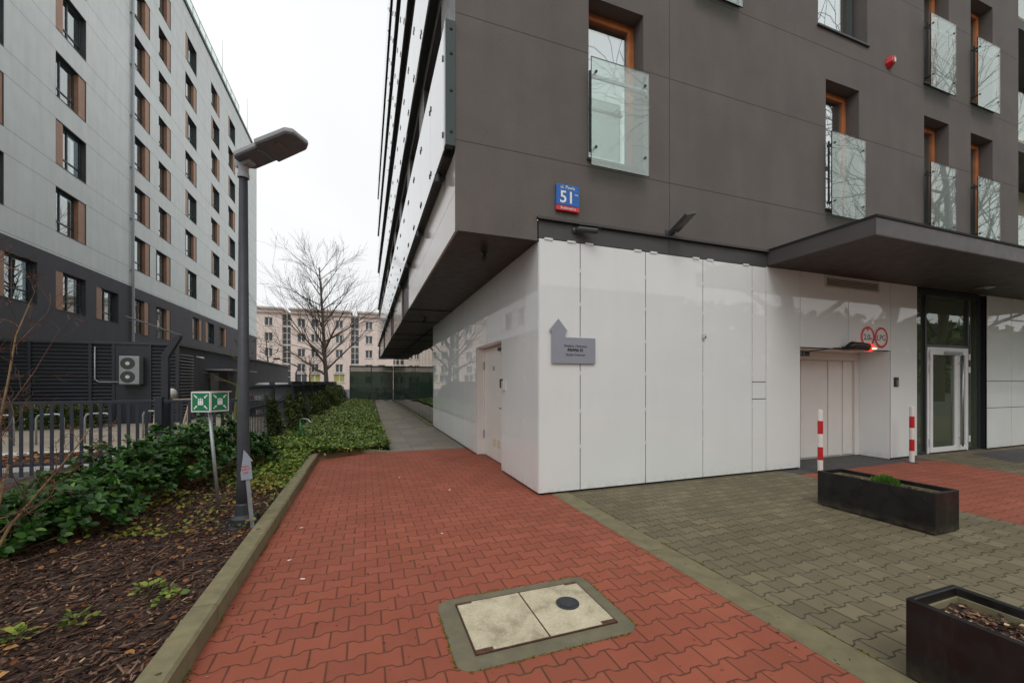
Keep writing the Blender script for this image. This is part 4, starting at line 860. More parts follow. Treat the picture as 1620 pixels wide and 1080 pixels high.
g = np.random.default_rng(7); n = 2600
x = g.uniform(-.85, 6.0, n); y = g.uniform(.9, 8.5, n); nk = g.random(n) < np.where(x < -.55, 1, .35); nk |= (np.abs(x - 2.47) < .2)
x, y = x[nk], y[nk]; ok = ~((x > 2.1) & (y > 4.9)) & ~((x > 5.15) & (x < 5.7) & (y > 2.2) & (y < 3.5)) & ~((x > 2.5) & (x < 3.05) & (y < 1.4)); x, y = x[ok], y[ok]; n = len(x); an = g.uniform(0, 6.28, n)
tag(scatter('paving_grit', *CHIP, np.stack([x, y, np.full(n, .003)], 1), frames(np.stack([np.cos(an), np.sin(an), g.normal(0, .1, n)], 1), np.stack([g.normal(0, .3, n), g.normal(0, .3, n), np.ones(n)], 1)), np.stack([g.uniform(.002, .006, n), g.uniform(.004, .016, n), g.uniform(.001, .004, n)], 1), 'mulch', None), None, None, None, 'stuff')
# moss tufts in the joint round the manhole surround and along kerb and strip
pts_ = []
for k in range(1500):
    q = g.integers(0, 4); u = g.random()
    p = [(.45 + 1.12 * u, 2.05), (.45 + 1.12 * u, 2.78), (.45, 2.05 + .73 * u), (1.57, 2.05 + .73 * u)][q]
    if (abs(p[0] - 1.01) > .5 and abs(p[1] - 2.415) > .31): continue
    if math.sin(p[0] * 9 + p[1] * 7) > -.35 or q in (0, 3): pts_.append((p[0] + g.normal(0, .006), p[1] + g.normal(0, .006), .001))
for k in range(1500):
    u = g.uniform(.9, 4.9)
    if math.sin(u * 5.1) + math.sin(u * 13) > .1: pts_.append((2.6 + g.normal(0, .005), u, .001))
    u = g.uniform(.9, 8.5)
    if math.sin(u * 3.1) + math.sin(u * 11) > .5: pts_.append((-.853 + abs(g.normal(0, .006)), u, .001))
pts_ = np.array(pts_); n = len(pts_)
tag(scatter('joint_moss', *LEAF_S, pts_, frames(np.stack([g.normal(0, 1, n), g.normal(0, 1, n), g.uniform(.1, .6, n)], 1), np.stack([g.normal(0, .5, n), g.normal(0, .5, n), np.ones(n)], 1)), g.uniform(.006, .016, (n, 1)) * np.ones((1, 3)), 'moss_leaf', None), None, None, None, 'stuff')
# ================================================================ HOTEL (left)
XH = -12.9
Hh = thing('hotel_building', (XH, 36, 0), 'tall pale grey block with staggered wood-panelled windows and a dark base', 'building')
y_a, y_b = 12.0, 59.2; cols = [(14.0, 16.1), (18.95, 21.06), (23.8, 25.9), (30.2, 32.2), (33.35, 35.15), (37.6, 39.8), (43.1, 45.3), (47.9, 50.2)]
rows = [8.19 + 3.0 * k for k in range(7)]
upp = [(a, b, z, z + 2.0) for a, b in cols for z in rows if not (a == 33.35 and z < 9)] + [(33.0, 35.1, 8.19, 10.19)]
low = [(20.6, 22.75, 4.72, 6.5), (23.8, 25.9, 4.72, 6.5), (26.7, 28.7, 4.72, 6.4), (30.2, 32.1, 4.4, 6.5), (33.0, 35.1, 4.4, 6.5), (39.0, 41.0, 4.9, 6.7), (41.8, 43.9, 4.9, 6.7), (45.3, 47.4, 4.9, 6.7)]
PH = lambda u, z, d: (XH - d, u, z)
mb = MB(); holes_wall(mb, y_a, y_b, 7.1, 30.2, upp, PH, .32); mb.quad((XH, y_b, 0), (-28, y_b, 0), (-28, y_b, 30.2), (XH, y_b, 30.2)); mb.quad((XH, y_a, 0), (-28, y_a, 0), (-28, y_a, 30.2), (XH, y_a, 30.2)); mb.quad((XH, y_a, 30.2), (XH, y_b, 30.2), (-28, y_b, 30.2), (-28, y_a, 30.2)); mb.build('upper_wall', 'hotel_wall', Hh)
mb = MB(); holes_wall(mb, y_a, y_b, 0, 7.1, low, lambda u, z, d: (XH - d + .0, u, z), .38); mb.build('base_wall', 'hotel_dark', Hh)
rh = random.Random(11)
def hotel_window(w, h, left, var=0):
    f = MB(); pw = .52; dpt = -.2
    # lining
    f.box(-.3, 0.0, 0, -.004, .02, h); f.box(-.3, w - .02, 0, -.004, w, h); f.box(-.3, .02, h - .02, -.004, w - .02, h); f.box(-.3, .02, 0, .02, w - .02, .02)
    g0, g1 = (pw, w - .02) if left else (.02, w - pw)
    for a, b in ((g0, g0 + .06), (g1 - .06, g1), ((g0 + g1) / 2 - .035 - .18, (g0 + g1) / 2 + .035 - .18)): f.box(-.27, a, .02, -.2, b, h - .02)
    for a, b in ((.02, .08), (h - .1, h - .02), (h * .26, h * .26 + .06)): f.box(-.268, g0 + .06, a, -.202, g1 - .06, b)
    F = f.build('window', 'hotel_frame', None, raw=True)
    p = MB(); p.box(-.245, g0 + .06, .08, -.235, g1 - .06, h - .1); p.build('pane', 'hotel_glass', F, raw=True)
    p = MB(); a, b = (.02, pw - .003) if left else (w - pw + .003, w - .02)
    p.box(-.27, a, .021, -.03, b, h - .021); p.build('wood_panel', 'hotel_wood', F, raw=True)
    p = MB(); nf = 16; cw = (.55, .22, .95)[var]
    for i in range(nf):
        y0 = g0 + (g1 - g0) * cw * i / nf; p.quad((-.40 + .03 * (i % 2), y0, .03), (-.40 + .03 * ((i + 1) % 2), y0 + (g1 - g0) * cw / nf, .03), (-.40 + .03 * ((i + 1) % 2), y0 + (g1 - g0) * cw / nf, h - .03), (-.40 + .03 * (i % 2), y0, h - .03))
    p.build('curtain', 'curtain', F, raw=True)
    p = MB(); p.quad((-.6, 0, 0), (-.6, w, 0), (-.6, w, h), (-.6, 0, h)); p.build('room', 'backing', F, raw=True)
    return F
protos = {}
for (a, b, z0, z1) in upp + low:
    ci = [i for i, c in enumerate(cols) if abs(c[0] - a) < .6]; ri = round((z0 - 8.19) / 3) if z0 > 7 else -1
    if z0 < 7: left = a in (20.6, 23.8, 26.7, 41.8)
    elif ci and ci[0] in (3,): left = False
    elif ci and ci[0] in (4,): left = False
    else: left = (ri + (ci[0] if ci else 0)) % 2 == 1
    var = rh.choice((0, 0, 1, 1, 2)); key = (round(b - a, 2), round(z1 - z0, 2), left, var)
    if key not in protos: o = protos[key] = hotel_window(b - a, z1 - z0, left, var)
    else: o = copy_tree(protos[key])
    o.parent = Hh; o.location = Vector((XH, a, z0)) - ORG[Hh.name]
mb = MB(); mb.tube([(XH + .12, 29.9, 2.6), (XH + .12, 29.9, 30.2)], .075, 10)
for z in range(5, 30, 3): mb.box(XH, 29.8, z, XH + .13, 30.0, z + .06)
mb.build('downpipe', 'galv', Hh)
mb = MB(); mb.box(XH - .3, y_a, 30.2, XH + .12, y_b, 30.45); mb.build('roof_edge', 'hotel_frame', Hh)
mb = MB(); y = 14.0
while y < 52: mb.tube([(XH - .05, y, 30.45), (XH - .05, y, 31.5)], .025, 6); y += 1.4
mb.tube([(XH - .05, 14, 31.5), (XH - .05, 51.8, 31.5)], .03, 6); mb.build('roof_railing', 'galv', Hh)
mb = MB(); mb.box(XH - .06, 14, 30.55, XH - .045, 51.8, 31.4); mb.build('railing_glass', 'balcony_glass', Hh)
mb = MB(); mb.box(-20, 36, 30.2, XH - 2, 50, 32.2); mb.build('plant_room', 'hotel_wall', Hh)
for y, h in ((46.5, 4.2), (55.3, 4.4)):
    mb = MB(); mb.tube([(XH - .1, y, 30.3), (XH - .1, y, 30.3 + h)], [.03, .012], 6); mb.build('lightning_rod', 'galv', Hh)
# louvred service block in front
XL, YL = -6.6, 18.6
Lb = thing('service_block', (-9.75, YL, 0), 'low anthracite service block clad in horizontal louvres in front of the pale tower', 'building')
mb = MB(); mb.box(-16, YL + .06, 0, XL - .06, 42, 2.86); mb.build('wall', 'hotel_dark', Lb)
mb = MB(); mb.box(-16.05, YL - .05, 2.86, XL + .05, 42, 2.95); mb.build('roof', 'hotel_frame', Lb)
fld = [(-16, -12.4), (-12.3, -10.8), (-10.7, -9.2), (-9.1, -8.55), (-7.4, -6.65)]
for a, b in fld:
    mb = MB(); z = .12
    while z < 2.75: mb.add([(a, YL - .02, z), (b, YL - .02, z), (b, YL + .05, z + .07), (a, YL + .05, z + .07), (a, YL - .02, z + .012), (b, YL - .02, z + .012), (b, YL + .05, z + .085), (a, YL + .05, z + .085)], [(0, 1, 2, 3), (4, 7, 6, 5), (0, 4, 5, 1), (1, 5, 6, 2), (2, 6, 7, 3), (3, 7, 4, 0)]); z += .13
    mb.build('louvre_panel', 'anthracite', Lb)
for x in (-12.35, -10.75, -9.15, -8.5, -7.45, -6.63):
    mb = MB(); mb.box(x - .045, YL - .03, 0, x + .045, YL + .055, 2.86); mb.build('post', 'anthracite', Lb)
mb = MB(); mb.box(-8.45, YL - .01, 0, -7.5, YL + .055, 2.85); mb.build('panel', 'anthracite', Lb)
for (a, b) in ((18.75, 20.0), (27.0, 28.2)):
    mb = MB(); z = .12
    while z < 2.6: mb.box(XL - .03, a, z, XL + .03, b, z + .035); z += .12
    mb.build('pale_louvre', 'galv', Lb)
mb = MB(); mb.box(XL - .05, 21.5, 2.02, XL + 1.0, 25.8, 2.08); mb.build('door_canopy', 'galv', Lb)
mb = MB(); mb.box(XL - .05, 22.0, .02, XL - .01, 23.1, 1.95); mb.build('door', 'hotel_frame', Lb)
mb = MB(); mb.tube([(XL - .02, 20.4, 2.55), (XL + .25, 20.4, 2.5)], .03, 8); mb.build('wall_lamp', 'white_paint', Lb)
ac = thing('air_conditioner', (-7.92, YL - .3, 1.4), 'white outdoor air conditioner with two stacked fans on the louvred block', 'air conditioner')
mb = MB(); mb.box(-8.20, YL - .36, 1.42, -7.62, YL - .05, 2.42); mb.build('case', 'galv', ac, bevel=.015)
for z in (1.68, 2.16):
    mb = MB(); mb.disk((-7.95, YL - .368, z), (0, 1, 0), .21, .006, 28); fn = mb.build('fan_grille', 'hotel_frame', ac)
    mb = MB(); mb.disk((-7.95, YL - .376, z), (0, 1, 0), .065, .006, 16); mb.build('fan_hub', 'grille', fn)
mb = MB(); mb.box(-8.2, YL - .34, 1.38, -7.62, YL, 1.415); mb.build('bracket', 'anthracite', ac)
ch_ = MB(); ch_.tube([(-9.0 , YL - .06, 2.75), (-9.0, YL - .06, 1.6), (-8.9, YL - .06, 1.5), (-8.2, YL - .1, 1.5)], .022, 8); tag(ch_.build('refrigerant_pipe', 'galv', smooth=True), 'thin silvery pipe running down the louvred wall beside the air conditioner', 'pipe')

# ================================================================ FENCES
fz0, fz1, fy = .13, 1.20, 8.4
F1 = thing('slat_fence', (-4.5, fy, .05), 'blue-grey flat-bar metal fence behind the glossy shrubs', 'fence')
mb = MB(); mb.box(-9.0, fy - .02, fz1 - .05, -3.3, fy + .02, fz1); mb.box(-3.18, fy - .02, fz1 - .05, -2.13, fy + .02, fz1); mb.box(-9.0, fy - .02, .2, -3.3, fy + .02, .245); mb.box(-3.18, fy - .02, .2, -2.13, fy + .02, .245); mb.build('rail', 'fence', F1, bevel=.003)
x = -8.95; k = 0
while x < -2.2:
    if not (-3.33 < x < -3.12):
        mb = MB(); mb.box(x - .023, fy - .028, fz0 - .08, x + .023, fy - .021, fz1 - .052); mb.build('slat', 'fence', F1)
    x += .118
for px_, h in ((-3.24, 1.25), (-2.06, 1.28), (-6.6, 1.25)):
    mb = MB(); mb.box(px_ - .05, fy - .05, 0, px_ + .05, fy + .05, h); mb.build('post', 'fence', F1, bevel=.004)
# mast with bent head standing behind the fence
ml = thing('bent_light_mast', (-3.27, 8.62, 0), 'dark mast with a kinked top carrying a long thin light bar', 'street lamp')
mb = MB(); s_ = .06; pts = [(-3.29, 0), (-3.29, 1.95), (-3.10, 2.30), (-3.02, 2.30), (-3.02, 2.26), (-3.19, 1.93), (-3.19, 0)]
mb.prism(pts, lambda u, v: (u, 8.58, v), lambda u, v: (u, 8.68, v)); mb.build('mast', 'anthracite', ml, bevel=.004)
mb = MB(); mb.m = Matrix.Translation((-3.03, 8.63, 2.30)) @ Matrix.Rotation(R(21), 4, 'Y'); mb.box(-.80, -.06, 0, .01, .06, .022); mb.build('light_bar', 'hotel_frame', ml, bevel=.004)
gl = thing('globe_lamp', (-3.32, 9.3, 0), 'pale round globe lamp on a short black post behind the fence', 'lamp')
mb = MB(); mb.tube([(-3.42, 9.3, 0), (-3.42, 9.3, 1.18)], .03, 10); mb.build('post', 'black', gl)
mb = MB(); mb.lathe((-3.42, 9.3, 1.17), [(.03, 0), (.075, .03), (.1, .09), (.1, .13), (.08, .18), (.04, .21)], 20); mb.build('globe', 'grille', gl, smooth=True)
# side fence along the ivy strip
F2 = thing('side_fence', (-2.08, 20, 0), 'dark upright-bar fence running along the ivy bed towards the far end', 'fence')
mb = MB(); mb.box(-2.1, 8.5, 1.36, -2.06, 34, 1.42); mb.box(-2.1, 8.5, .28, -2.06, 34, .32); mb.box(-2.1, 8.5, .98, -2.06, 34, 1.01); mb.build('rail', 'fence', F2)
yy = 8.6; cnt = 0; far = MB()
while yy < 34:
    if cnt < 95: mb = MB(); mb.tube([(-2.08, yy, .1), (-2.08, yy, 1.44)], .011, 6); mb.build('bar', 'iron', F2)
    else: far.tube([(-2.08, yy, .1), (-2.08, yy, 1.44)], .011, 4)
    yy += .125; cnt += 1
q = far.build('far_bars', 'iron', F2); q['kind'] = 'stuff'
for y in (8.5, 11.0, 13.5, 16, 18.5, 21, 24, 27, 30, 33):
    mb = MB(); mb.box(-2.13, y - .05, 0, -2.03, y + .05, 1.5); mb.build('post', 'anthracite', F2)
# dark solid board along the top/back of the fence (screening)
mb = MB(); mb.box(-2.16, 14.0, 1.12, -2.12, 34, 1.52); mb.build('screen_board', 'backing', F2)

# ================================================================ VEGETATION
def leafcloud(name, n, sampler, size, mat, parent, seed, up=.6, shape=LEAF_S, droop=0):
    g = np.random.default_rng(seed); pos = sampler(g, n); n = len(pos)
    dd = g.normal(0, 1, (n, 3)); dd[:, 2] = dd[:, 2] * .5 - droop; nn = g.normal(0, .6, (n, 3)); nn[:, 2] += up * 2
    return scatter(name, *shape, pos, frames(dd, nn), g.uniform(size[0], size[1], (n, 1)) * np.ones((1, 3)), mat, parent, seed=seed)
def laurel(x, y, rx, ry, h, ntip, label, seed, L=(.05, .088)):
    z0 = bedz(x, y) - .02
    sh = thing('laurel_shrub', (x, y, z0), label, 'shrub', 'glossy evergreen shrubs in the planting bed')
    g = np.random.default_rng(seed); mb = MB(); P_ = []; Dd_ = []
    for k in range(ntip):
        th = g.uniform(0, 2 * math.pi); ph = math.acos(g.uniform(-.25, 1)); rr_ = g.uniform(.55, 1.0)
        lump = 1 + .16 * math.sin(3 * th + seed) + .12 * math.sin(5 * ph + th * 2)
        c = np.array([x + rx * rr_ * lump * math.cos(th) * math.sin(ph), y + ry * rr_ * lump * math.sin(th) * math.sin(ph), z0 + h * .42 + h * .58 * rr_ * lump * math.cos(ph)])
        c[2] = max(c[2], z0 + .06); b0 = np.array([x + g.normal(0, .06), y + g.normal(0, .06), z0 + .02])
        if k % 3 == 0:
            mid = (b0 + c) / 2 + np.array([0, 0, -.04]); mb.tube([b0, mid, c], [.008, .006, .003], 5, False)
        out = c - np.array([x, y, z0 + h * .2]); out /= np.linalg.norm(out) + 1e-6; out = out + np.array([0, 0, .5]); out /= np.linalg.norm(out)
        m = int(g.integers(7, 12))
        for j in range(m):
            a = j * 2.4 + g.uniform(-.3, .3); e1 = np.cross(out, [0.1, .2, 1]); e1 /= np.linalg.norm(e1) + 1e-6; e2 = np.cross(out, e1)
            sp = g.uniform(.5, 1.5); d = out * (1.1 - .5 * sp) + (e1 * math.cos(a) + e2 * math.sin(a)) * sp
            P_.append(c - out * .035 * (j / m) * 2); Dd_.append(np.concatenate([d, out]))
    P_ = np.array(P_); Dd_ = np.array(Dd_); n = len(P_)
    scatter('foliage', *LEAF, P_, frames(Dd_[:, :3], Dd_[:, 3:] + g.normal(0, .25, (n, 3))), g.uniform(*L, (n, 1)) * np.array([[.95, 1, 1]]), 'laurel', sh, rnd=np.clip(g.beta(2, 2.6, n) + .0, 0, 1))
    mb.build('stems', 'bark_tan', sh)
    return sh
laurel(-2.82, 4.38, .46, .42, .48, 260, 'glossy evergreen shrub nearest the camera, at the left edge by the bare shrub', 21)
laurel(-2.45, 4.75, .48, .46, .58, 280, 'glossy evergreen shrub just right of the bare shrub trunk', 22)
laurel(-2.45, 5.6, .52, .46, .70, 300, 'glossy evergreen shrub in the middle of the hedge in front of the fence', 23)
laurel(-2.25, 6.35, .55, .50, .82, 290, 'glossy evergreen shrub left of the assembly sign post', 24)
laurel(-2.2, 7.2, .52, .50, .90, 270, 'glossy evergreen shrub in front of the kinked mast', 25)
laurel(-1.75, 7.7, .36, .40, .60, 150, 'low glossy evergreen shrub behind the lamp and the assembly sign', 26)
laurel(-3.5, 4.6, .5, .5, .30, 170, 'glossy evergreen shrub at the left picture edge against the fence', 27)
laurel(-3.3, 5.9, .45, .5, .30, 160, 'glossy evergreen shrub close to the fence bars', 28)

# bare deciduous shrub / trees: recursive branching
def grow(store, g, p, d, L, r, lvl, maxl, spread, nkid, up=.15, seg=4, wob=.12, kidlen=.62, start=.25, minr=.0015):
    pts = [p.copy()]; rs = [r]; q = p.copy(); dd = d.copy()
    for i in range(seg):
        dd = (dd + Vector((g.gauss(0, wob), g.gauss(0, wob), g.gauss(0, wob) + up * .25))).normalized(); q = q + dd * (L / seg); pts.append(q.copy()); rs.append(max(r * (1 - .75 * (i + 1) / seg), minr))
    store[lvl].tube(pts, rs, 8 if lvl == 0 else (5 if lvl == 1 else 3), lvl == 0)
    if lvl >= maxl: return
    for k in range(nkid[lvl]):
        f = start + (1 - start) * (k + g.random() * .8) / nkid[lvl] if lvl == 0 else .2 + .8 * g.random()
        f = min(f, .98); i = min(int(f * seg), seg - 1); fr = f * seg - i; b = pts[i].lerp(pts[i + 1], fr); rad = rs[i] * (1 - fr) + rs[i + 1] * fr
        ax = (pts[i + 1] - pts[i]).normalized(); o = ax.orthogonal().normalized(); o.rotate(Matrix.Rotation(g.random() * 6.283 if lvl else k * 2.4 + g.random(), 3, ax))
        s = spread[lvl] * g.uniform(.8, 1.2); nd = (ax * math.cos(s) + o * math.sin(s) + Vector((0, 0, up))).normalized()
        kl = L * kidlen * (1 - .55 * f if lvl == 0 else 1) * g.uniform(.7, 1.15)
        grow(store, g, b, nd, kl, max(rad * .55, minr), lvl + 1, maxl, spread, nkid, up, seg, wob * 1.2, kidlen, start, minr)
def bare_tree(name, loc, h, r, label, cat, seed, nkid=(16, 7, 6), spread=(1.0, .7, .6), maxl=3, mats=('bark', 'bark_dark'), group=None, up=.15, lean=(0, 0), kidlen=.5, start=.25, minr=.004, wob=.06):
    o = thing(name, loc, label, cat, group); st = [MB() for _ in range(maxl + 1)]
    grow(st, random.Random(seed), Vector(loc), Vector((lean[0], lean[1], 1)).normalized(), h, r, 0, maxl, spread, list(nkid) + [0], up, 6, wob, kidlen, start, minr)
    st[0].build('trunk', mats[0], o, smooth=True)
    bb = MB(); bb.v, bb.f = st[1].v, st[1].f; bb.build('branches', mats[0], o, smooth=True)
    tw = MB()
    for s_ in st[2:]:
        k = len(tw.v); tw.v += s_.v; tw.f += [tuple(i + k for i in f) for f in s_.f]
    tw.build('twigs', mats[1], o)
    return o
bare_tree('bare_tree', (-3.1, 38, 0), 11.2, .20, 'large bare conical tree beyond the fence at the end of the yard', 'tree', 5, nkid=(30, 8, 5), spread=(1.0, .55, .5), kidlen=.56, start=.15, minr=.0065, up=.08, wob=.018)
bare_tree('bare_tree', (-9.6, 50, 0), 6.3, .13, 'thin leaning bare tree between the lamp pole and the big tree', 'tree', 6, nkid=(9, 5, 4), spread=(1.2, .8, .6), kidlen=.35, start=.5, minr=.012, lean=(-.06, 0))
bare_tree('bare_tree', (-6.0, 52, 0), 4.6, .10, 'small low bare tree left of the big trunk', 'tree', 7, nkid=(9, 6, 4), spread=(1.0, .8, .6), kidlen=.6, start=.35, minr=.012)
bare_tree('mossy_tree', (-3.3, 12.8, 0), 2.75, .06, 'slim bare tree with a mossy green trunk beside the lamp pole', 'tree', 8, nkid=(12, 5, 4), spread=(1.3, .8, .6), kidlen=.35, start=.45, minr=.003, mats=('moss_bark', 'bark_dark'), wob=.03)
# foreground bare shrub with reddish twigs, at the left edge
bs = thing('bare_shrub', (-2.62, 4.0, .1), 'sprawling bare shrub with reddish twigs at the left edge of the bed', 'shrub')
st = [MB() for _ in range(4)]; rg = random.Random(31); base = Vector((-2.50, 3.80, .1))
stems = [((.22, .34, 1.0), .9, .028), ((.05, .5, .8), 1.2, .014), ((-.25, .3, 1.0), 2.2, .015), ((-.02, .3, 1.1), 2.3, .014), ((-.5, -.1, .9), 2.3, .013)]
for d, L_, r_ in stems: grow(st, rg, base + Vector((rg.uniform(-.05, .05), rg.uniform(-.05, .05), 0)), Vector(d).normalized(), L_, r_, 0, 3, (.8, .75, .7), [8, 5, 4, 0], .05, 6, .13, .42, .34, .0016)
st[0].build('trunk', 'bark_tan', bs, smooth=True); st[1].build('branches', 'bark_red', bs); tw = MB()
for s_ in st[2:]:
    k = len(tw.v); tw.v += s_.v; tw.f += [tuple(i + k for i in f) for f in s_.f]
tw.build('twigs', 'bark_red', bs)
# ivy ground cover in the strip
def ivy_ground(g, n):
    y = 8.7 + (34 - 8.7) * g.random(n) ** 1.7; x = g.uniform(-2.0, .5, n) + 0; lim = np.minimum(.5 + (y - 9.2) * .006, -.97 + (y - 8.5) * 1.7); keep = x < lim; x, y = x[keep], y[keep]
    bump_ = .05 + .05 * np.sin(3 * x + 2 * y) + .04 * np.sin(5 * y - x); z = .075 + .05 * np.clip((.45 - x) / 1.2, 0, 1) + g.random(len(x)) ** 1.5 * (.03 + np.clip(bump_, 0, .12)) + .05 * np.clip((-1.0 - x), 0, 1)
    return np.stack([x, y, z], 1)
iv = leafcloud('ivy_groundcover', 52000, ivy_ground, (.035, .085), 'ivy', None, 41, .8); tag(iv, None, None, None, 'stuff')
def ivy_left(g, n):
    y = g.uniform(6.2, 10.2, n); x = g.uniform(-2.0, -1.0, n); z = .1 + g.random(n) * .12 * np.clip((y - 5.8) / 2.5, .2, 1.4); keep = g.random(n) < np.clip((y - 6.0) / 2, .15, 1); return np.stack([x, y, z], 1)[keep]
tag(leafcloud('leafy_groundcover', 7500, ivy_left, (.04, .10), 'weed', None, 42, .7), None, None, None, 'stuff')
def yl(g, n):
    y = g.uniform(4.4, 7.4, n); x = g.uniform(-2.3, -.99, n); c = np.sin(x * 4 + y * 2) + np.sin(y * 3.1 - x); k = ((c > .5) & (g.random(n) < .7)) | (g.random(n) < .16); return np.stack([x, y, .115 + g.random(n) * .05 + .05 * np.clip((-1 - x) / 1.2, 0, 1)], 1)[k]
tag(leafcloud('yellowing_groundcover', 3800, yl, (.03, .06), 'yellow_leaf', None, 43, .9), None, None, None, 'stuff')
# ivy-covered stretches of the side fence: separate leafy masses
for i, (y0, y1, x0, x1, h, lab) in enumerate([(10.4, 11.2, -2.2, -1.85, 1.22, 'ivy column on the side fence nearest the lamp'), (12.3, 13.1, -2.2, -1.75, 1.34, 'ivy column on the side fence, second from the lamp'), (13.6, 15.9, -2.25, -1.75, 1.18, 'broad ivy mass in the middle of the side fence'), (17.4, 22.0, -2.25, -1.6, 1.12, 'darker ivy mass before the tall hedge end'), (23.0, 34.2, -2.3, -1.25, 1.36, 'long thick hedge closing the far end of the ivy bed')]):
    hd = thing('fence_ivy', ((x0 + x1) / 2, (y0 + y1) / 2, .05), lab, 'ivy', 'ivy masses on the side fence')
    def smp(g, n, y0=y0, y1=y1, x0=x0, x1=x1, h=h):
        y = g.uniform(y0, y1, n); z = .08 + (h - .08) * g.random(n) ** .85; wx = (x1 - x0) * (1 - .45 * (z / h) ** 2) * (.8 + .25 * np.sin(5 * y + 3 * z)); x = x0 + wx * (1 - np.abs(g.normal(0, .25, n))); z = z * (1 - .22 * np.sin(2.3 * y + 1) ** 2 - .10 * np.sin(9 * y) ** 2); return np.stack([x, y, z], 1)
    leafcloud('foliage', int(2100 * (y1 - y0) ** .85), smp, (.04, .085), 'hedge', hd, 50 + i, .1)
    mb = MB(); g_ = random.Random(i)
    for k in range(int((y1 - y0) * 5)):
        y = g_.uniform(y0, y1); mb.tube([(x0 + .12, y, .05), (x0 + .14 + g_.uniform(-.05, .2), y + g_.uniform(-.2, .2), h * .5), (x0 + .1 + g_.uniform(-.05, .1), y + g_.uniform(-.3, .3), h * .9)], [.012, .008, .004], 4, False)
    mb.build('stems', 'bark_dark', hd)
# low dark hedge in the courtyard
lh = thing('low_hedge', (-9.5, 17.4, 0), 'low dark green hedge in front of the louvred block', 'hedge')
leafcloud('foliage', 9000, lambda g, n: np.stack([g.uniform(-13.5, -8.3, n), g.uniform(16.9, 17.9, n), g.uniform(0, .8, n) ** .8], 1), (.06, .1), 'hedge', lh, 61, .3)
mb = MB(); g_ = random.Random(3)
for k in range(30): x = -13.4 + k * .17; mb.tube([(x, 17.4, 0), (x + g_.uniform(-.1, .1), 17.4, .7)], .01, 4, False)
mb.build('stems', 'bark_dark', lh)
# mulch: wood chips, dead leaves and sticks
g = np.random.default_rng(71); n = 30000
y = 1.2 + (7.6 - 1.2) * g.random(n) ** 1.35; x = g.uniform(-3.9, -.995, n); zz = np.array([bedz(a, b) for a, b in zip(x, y)]) + g.uniform(-.004, .016, n)
an = g.normal(.5, .9, n); dd = np.stack([np.cos(an), np.sin(an), g.normal(0, .22, n)], 1); nn = np.stack([g.normal(0, .35, n), g.normal(0, .35, n), np.ones(n)], 1)
sc = np.stack([g.uniform(.005, .016, n), g.lognormal(-3.25, .5, n), g.uniform(.002, .006, n)], 1)
tag(scatter('mulch_chips', *CHIP, np.stack([x, y, zz], 1), frames(dd, nn), sc, 'mulch', None, rnd=g.beta(1.6, 2.2, n)), None, None, None, 'stuff')
n = 1000; y = g.uniform(1.3, 7.5, n); x = g.uniform(-3.8, -1.0, n); zz = np.array([bedz(a, b) for a, b in zip(x, y)]) + g.uniform(.004, .022, n); an = g.uniform(0, 6.28, n)
tag(scatter('fallen_leaves', *LEAF, np.stack([x, y, zz], 1), frames(np.stack([np.cos(an), np.sin(an), g.normal(0, .2, n)], 1), np.stack([g.normal(0, .4, n), g.normal(0, .4, n), np.ones(n)], 1)), g.uniform(.025, .06, (n, 1)) * np.array([[1.3, 1, 1.6]]), 'dead_leaf', None), None, None, None, 'stuff')
n = 900; x = g.uniform(-12, -5.1, n); y = g.uniform(9.5, 11.1, n); an = g.uniform(0, 6.28, n)
tag(scatter('verge_leaves', *LEAF_S, np.stack([x, y, np.full(n, .05)], 1), frames(np.stack([np.cos(an), np.sin(an), g.normal(0, .2, n)], 1), np.stack([g.normal(0, .4, n), g.normal(0, .4, n), np.ones(n)], 1)), g.uniform(.06, .14, (n, 1)) * np.ones((1, 3)), 'dead_leaf', None), None, None, None, 'stuff')
weeds = [(-2.35, 2.95), (-2.15, 2.75), (-1.95, 2.8), (-1.75, 2.95), (-2.1, 1.95), (-2.3, 2.05), (-1.95, 1.9), (-1.35, 3.35), (-1.2, 3.2), (-2.45, 2.6), (-1.55, 3.05), (-2.9, 2.7)]
wl = ['small leafy weed left of the weed cluster in the mulch', 'small leafy weed in the mulch cluster, second from the left', 'small leafy weed in the mulch cluster, third from the left', 'bright green leafy weed alone in the middle of the mulch', 'low leafy clump at the bottom edge, middle plant', 'low leafy clump at the bottom left corner', 'low leafy clump at the bottom edge, rightmost plant', 'small green weed near the kerb, the farther one', 'small green weed near the kerb, the nearer one', 'small leafy weed close to the left edge below the shrub', 'pale leafy weed between the kerb and the mulch middle', 'leafy weed farthest left under the bare shrub']
for i, ((x, y), lb) in enumerate(zip(weeds, wl)):
    zb = bedz(x, y); wd = thing('weed', (x, y, zb), lb, 'weed', 'small weeds in the mulch'); g = np.random.default_rng(80 + i); m = 46 if 4 <= i <= 6 else 22; rad = .13 if 4 <= i <= 6 else .07
    th = g.uniform(0, 6.28, m); rr_ = rad * np.sqrt(g.random(m)); pos = np.stack([x + rr_ * np.cos(th), y + rr_ * np.sin(th), zb + .02 + g.random(m) * .05], 1)
    dd = np.stack([np.cos(th), np.sin(th), g.uniform(-.1, .7, m)], 1); scatter('leaves', *LEAF, pos, frames(dd, np.array([[0, 0, 1.]]) + g.normal(0, .3, (m, 3))), g.uniform(.03, .055, (m, 1)) * np.array([[1.4, 1, 1]]), 'weed', wd)
    mb = MB(); mb.lathe((x, y, zb - .02), [(.006, 0), (.006, .03)], 6)
    for k in range(5): mb.tube([(x, y, zb - .01), tuple(pos[k])], .002, 3, False)
    mb.build('stems', 'moss_bark', wd)

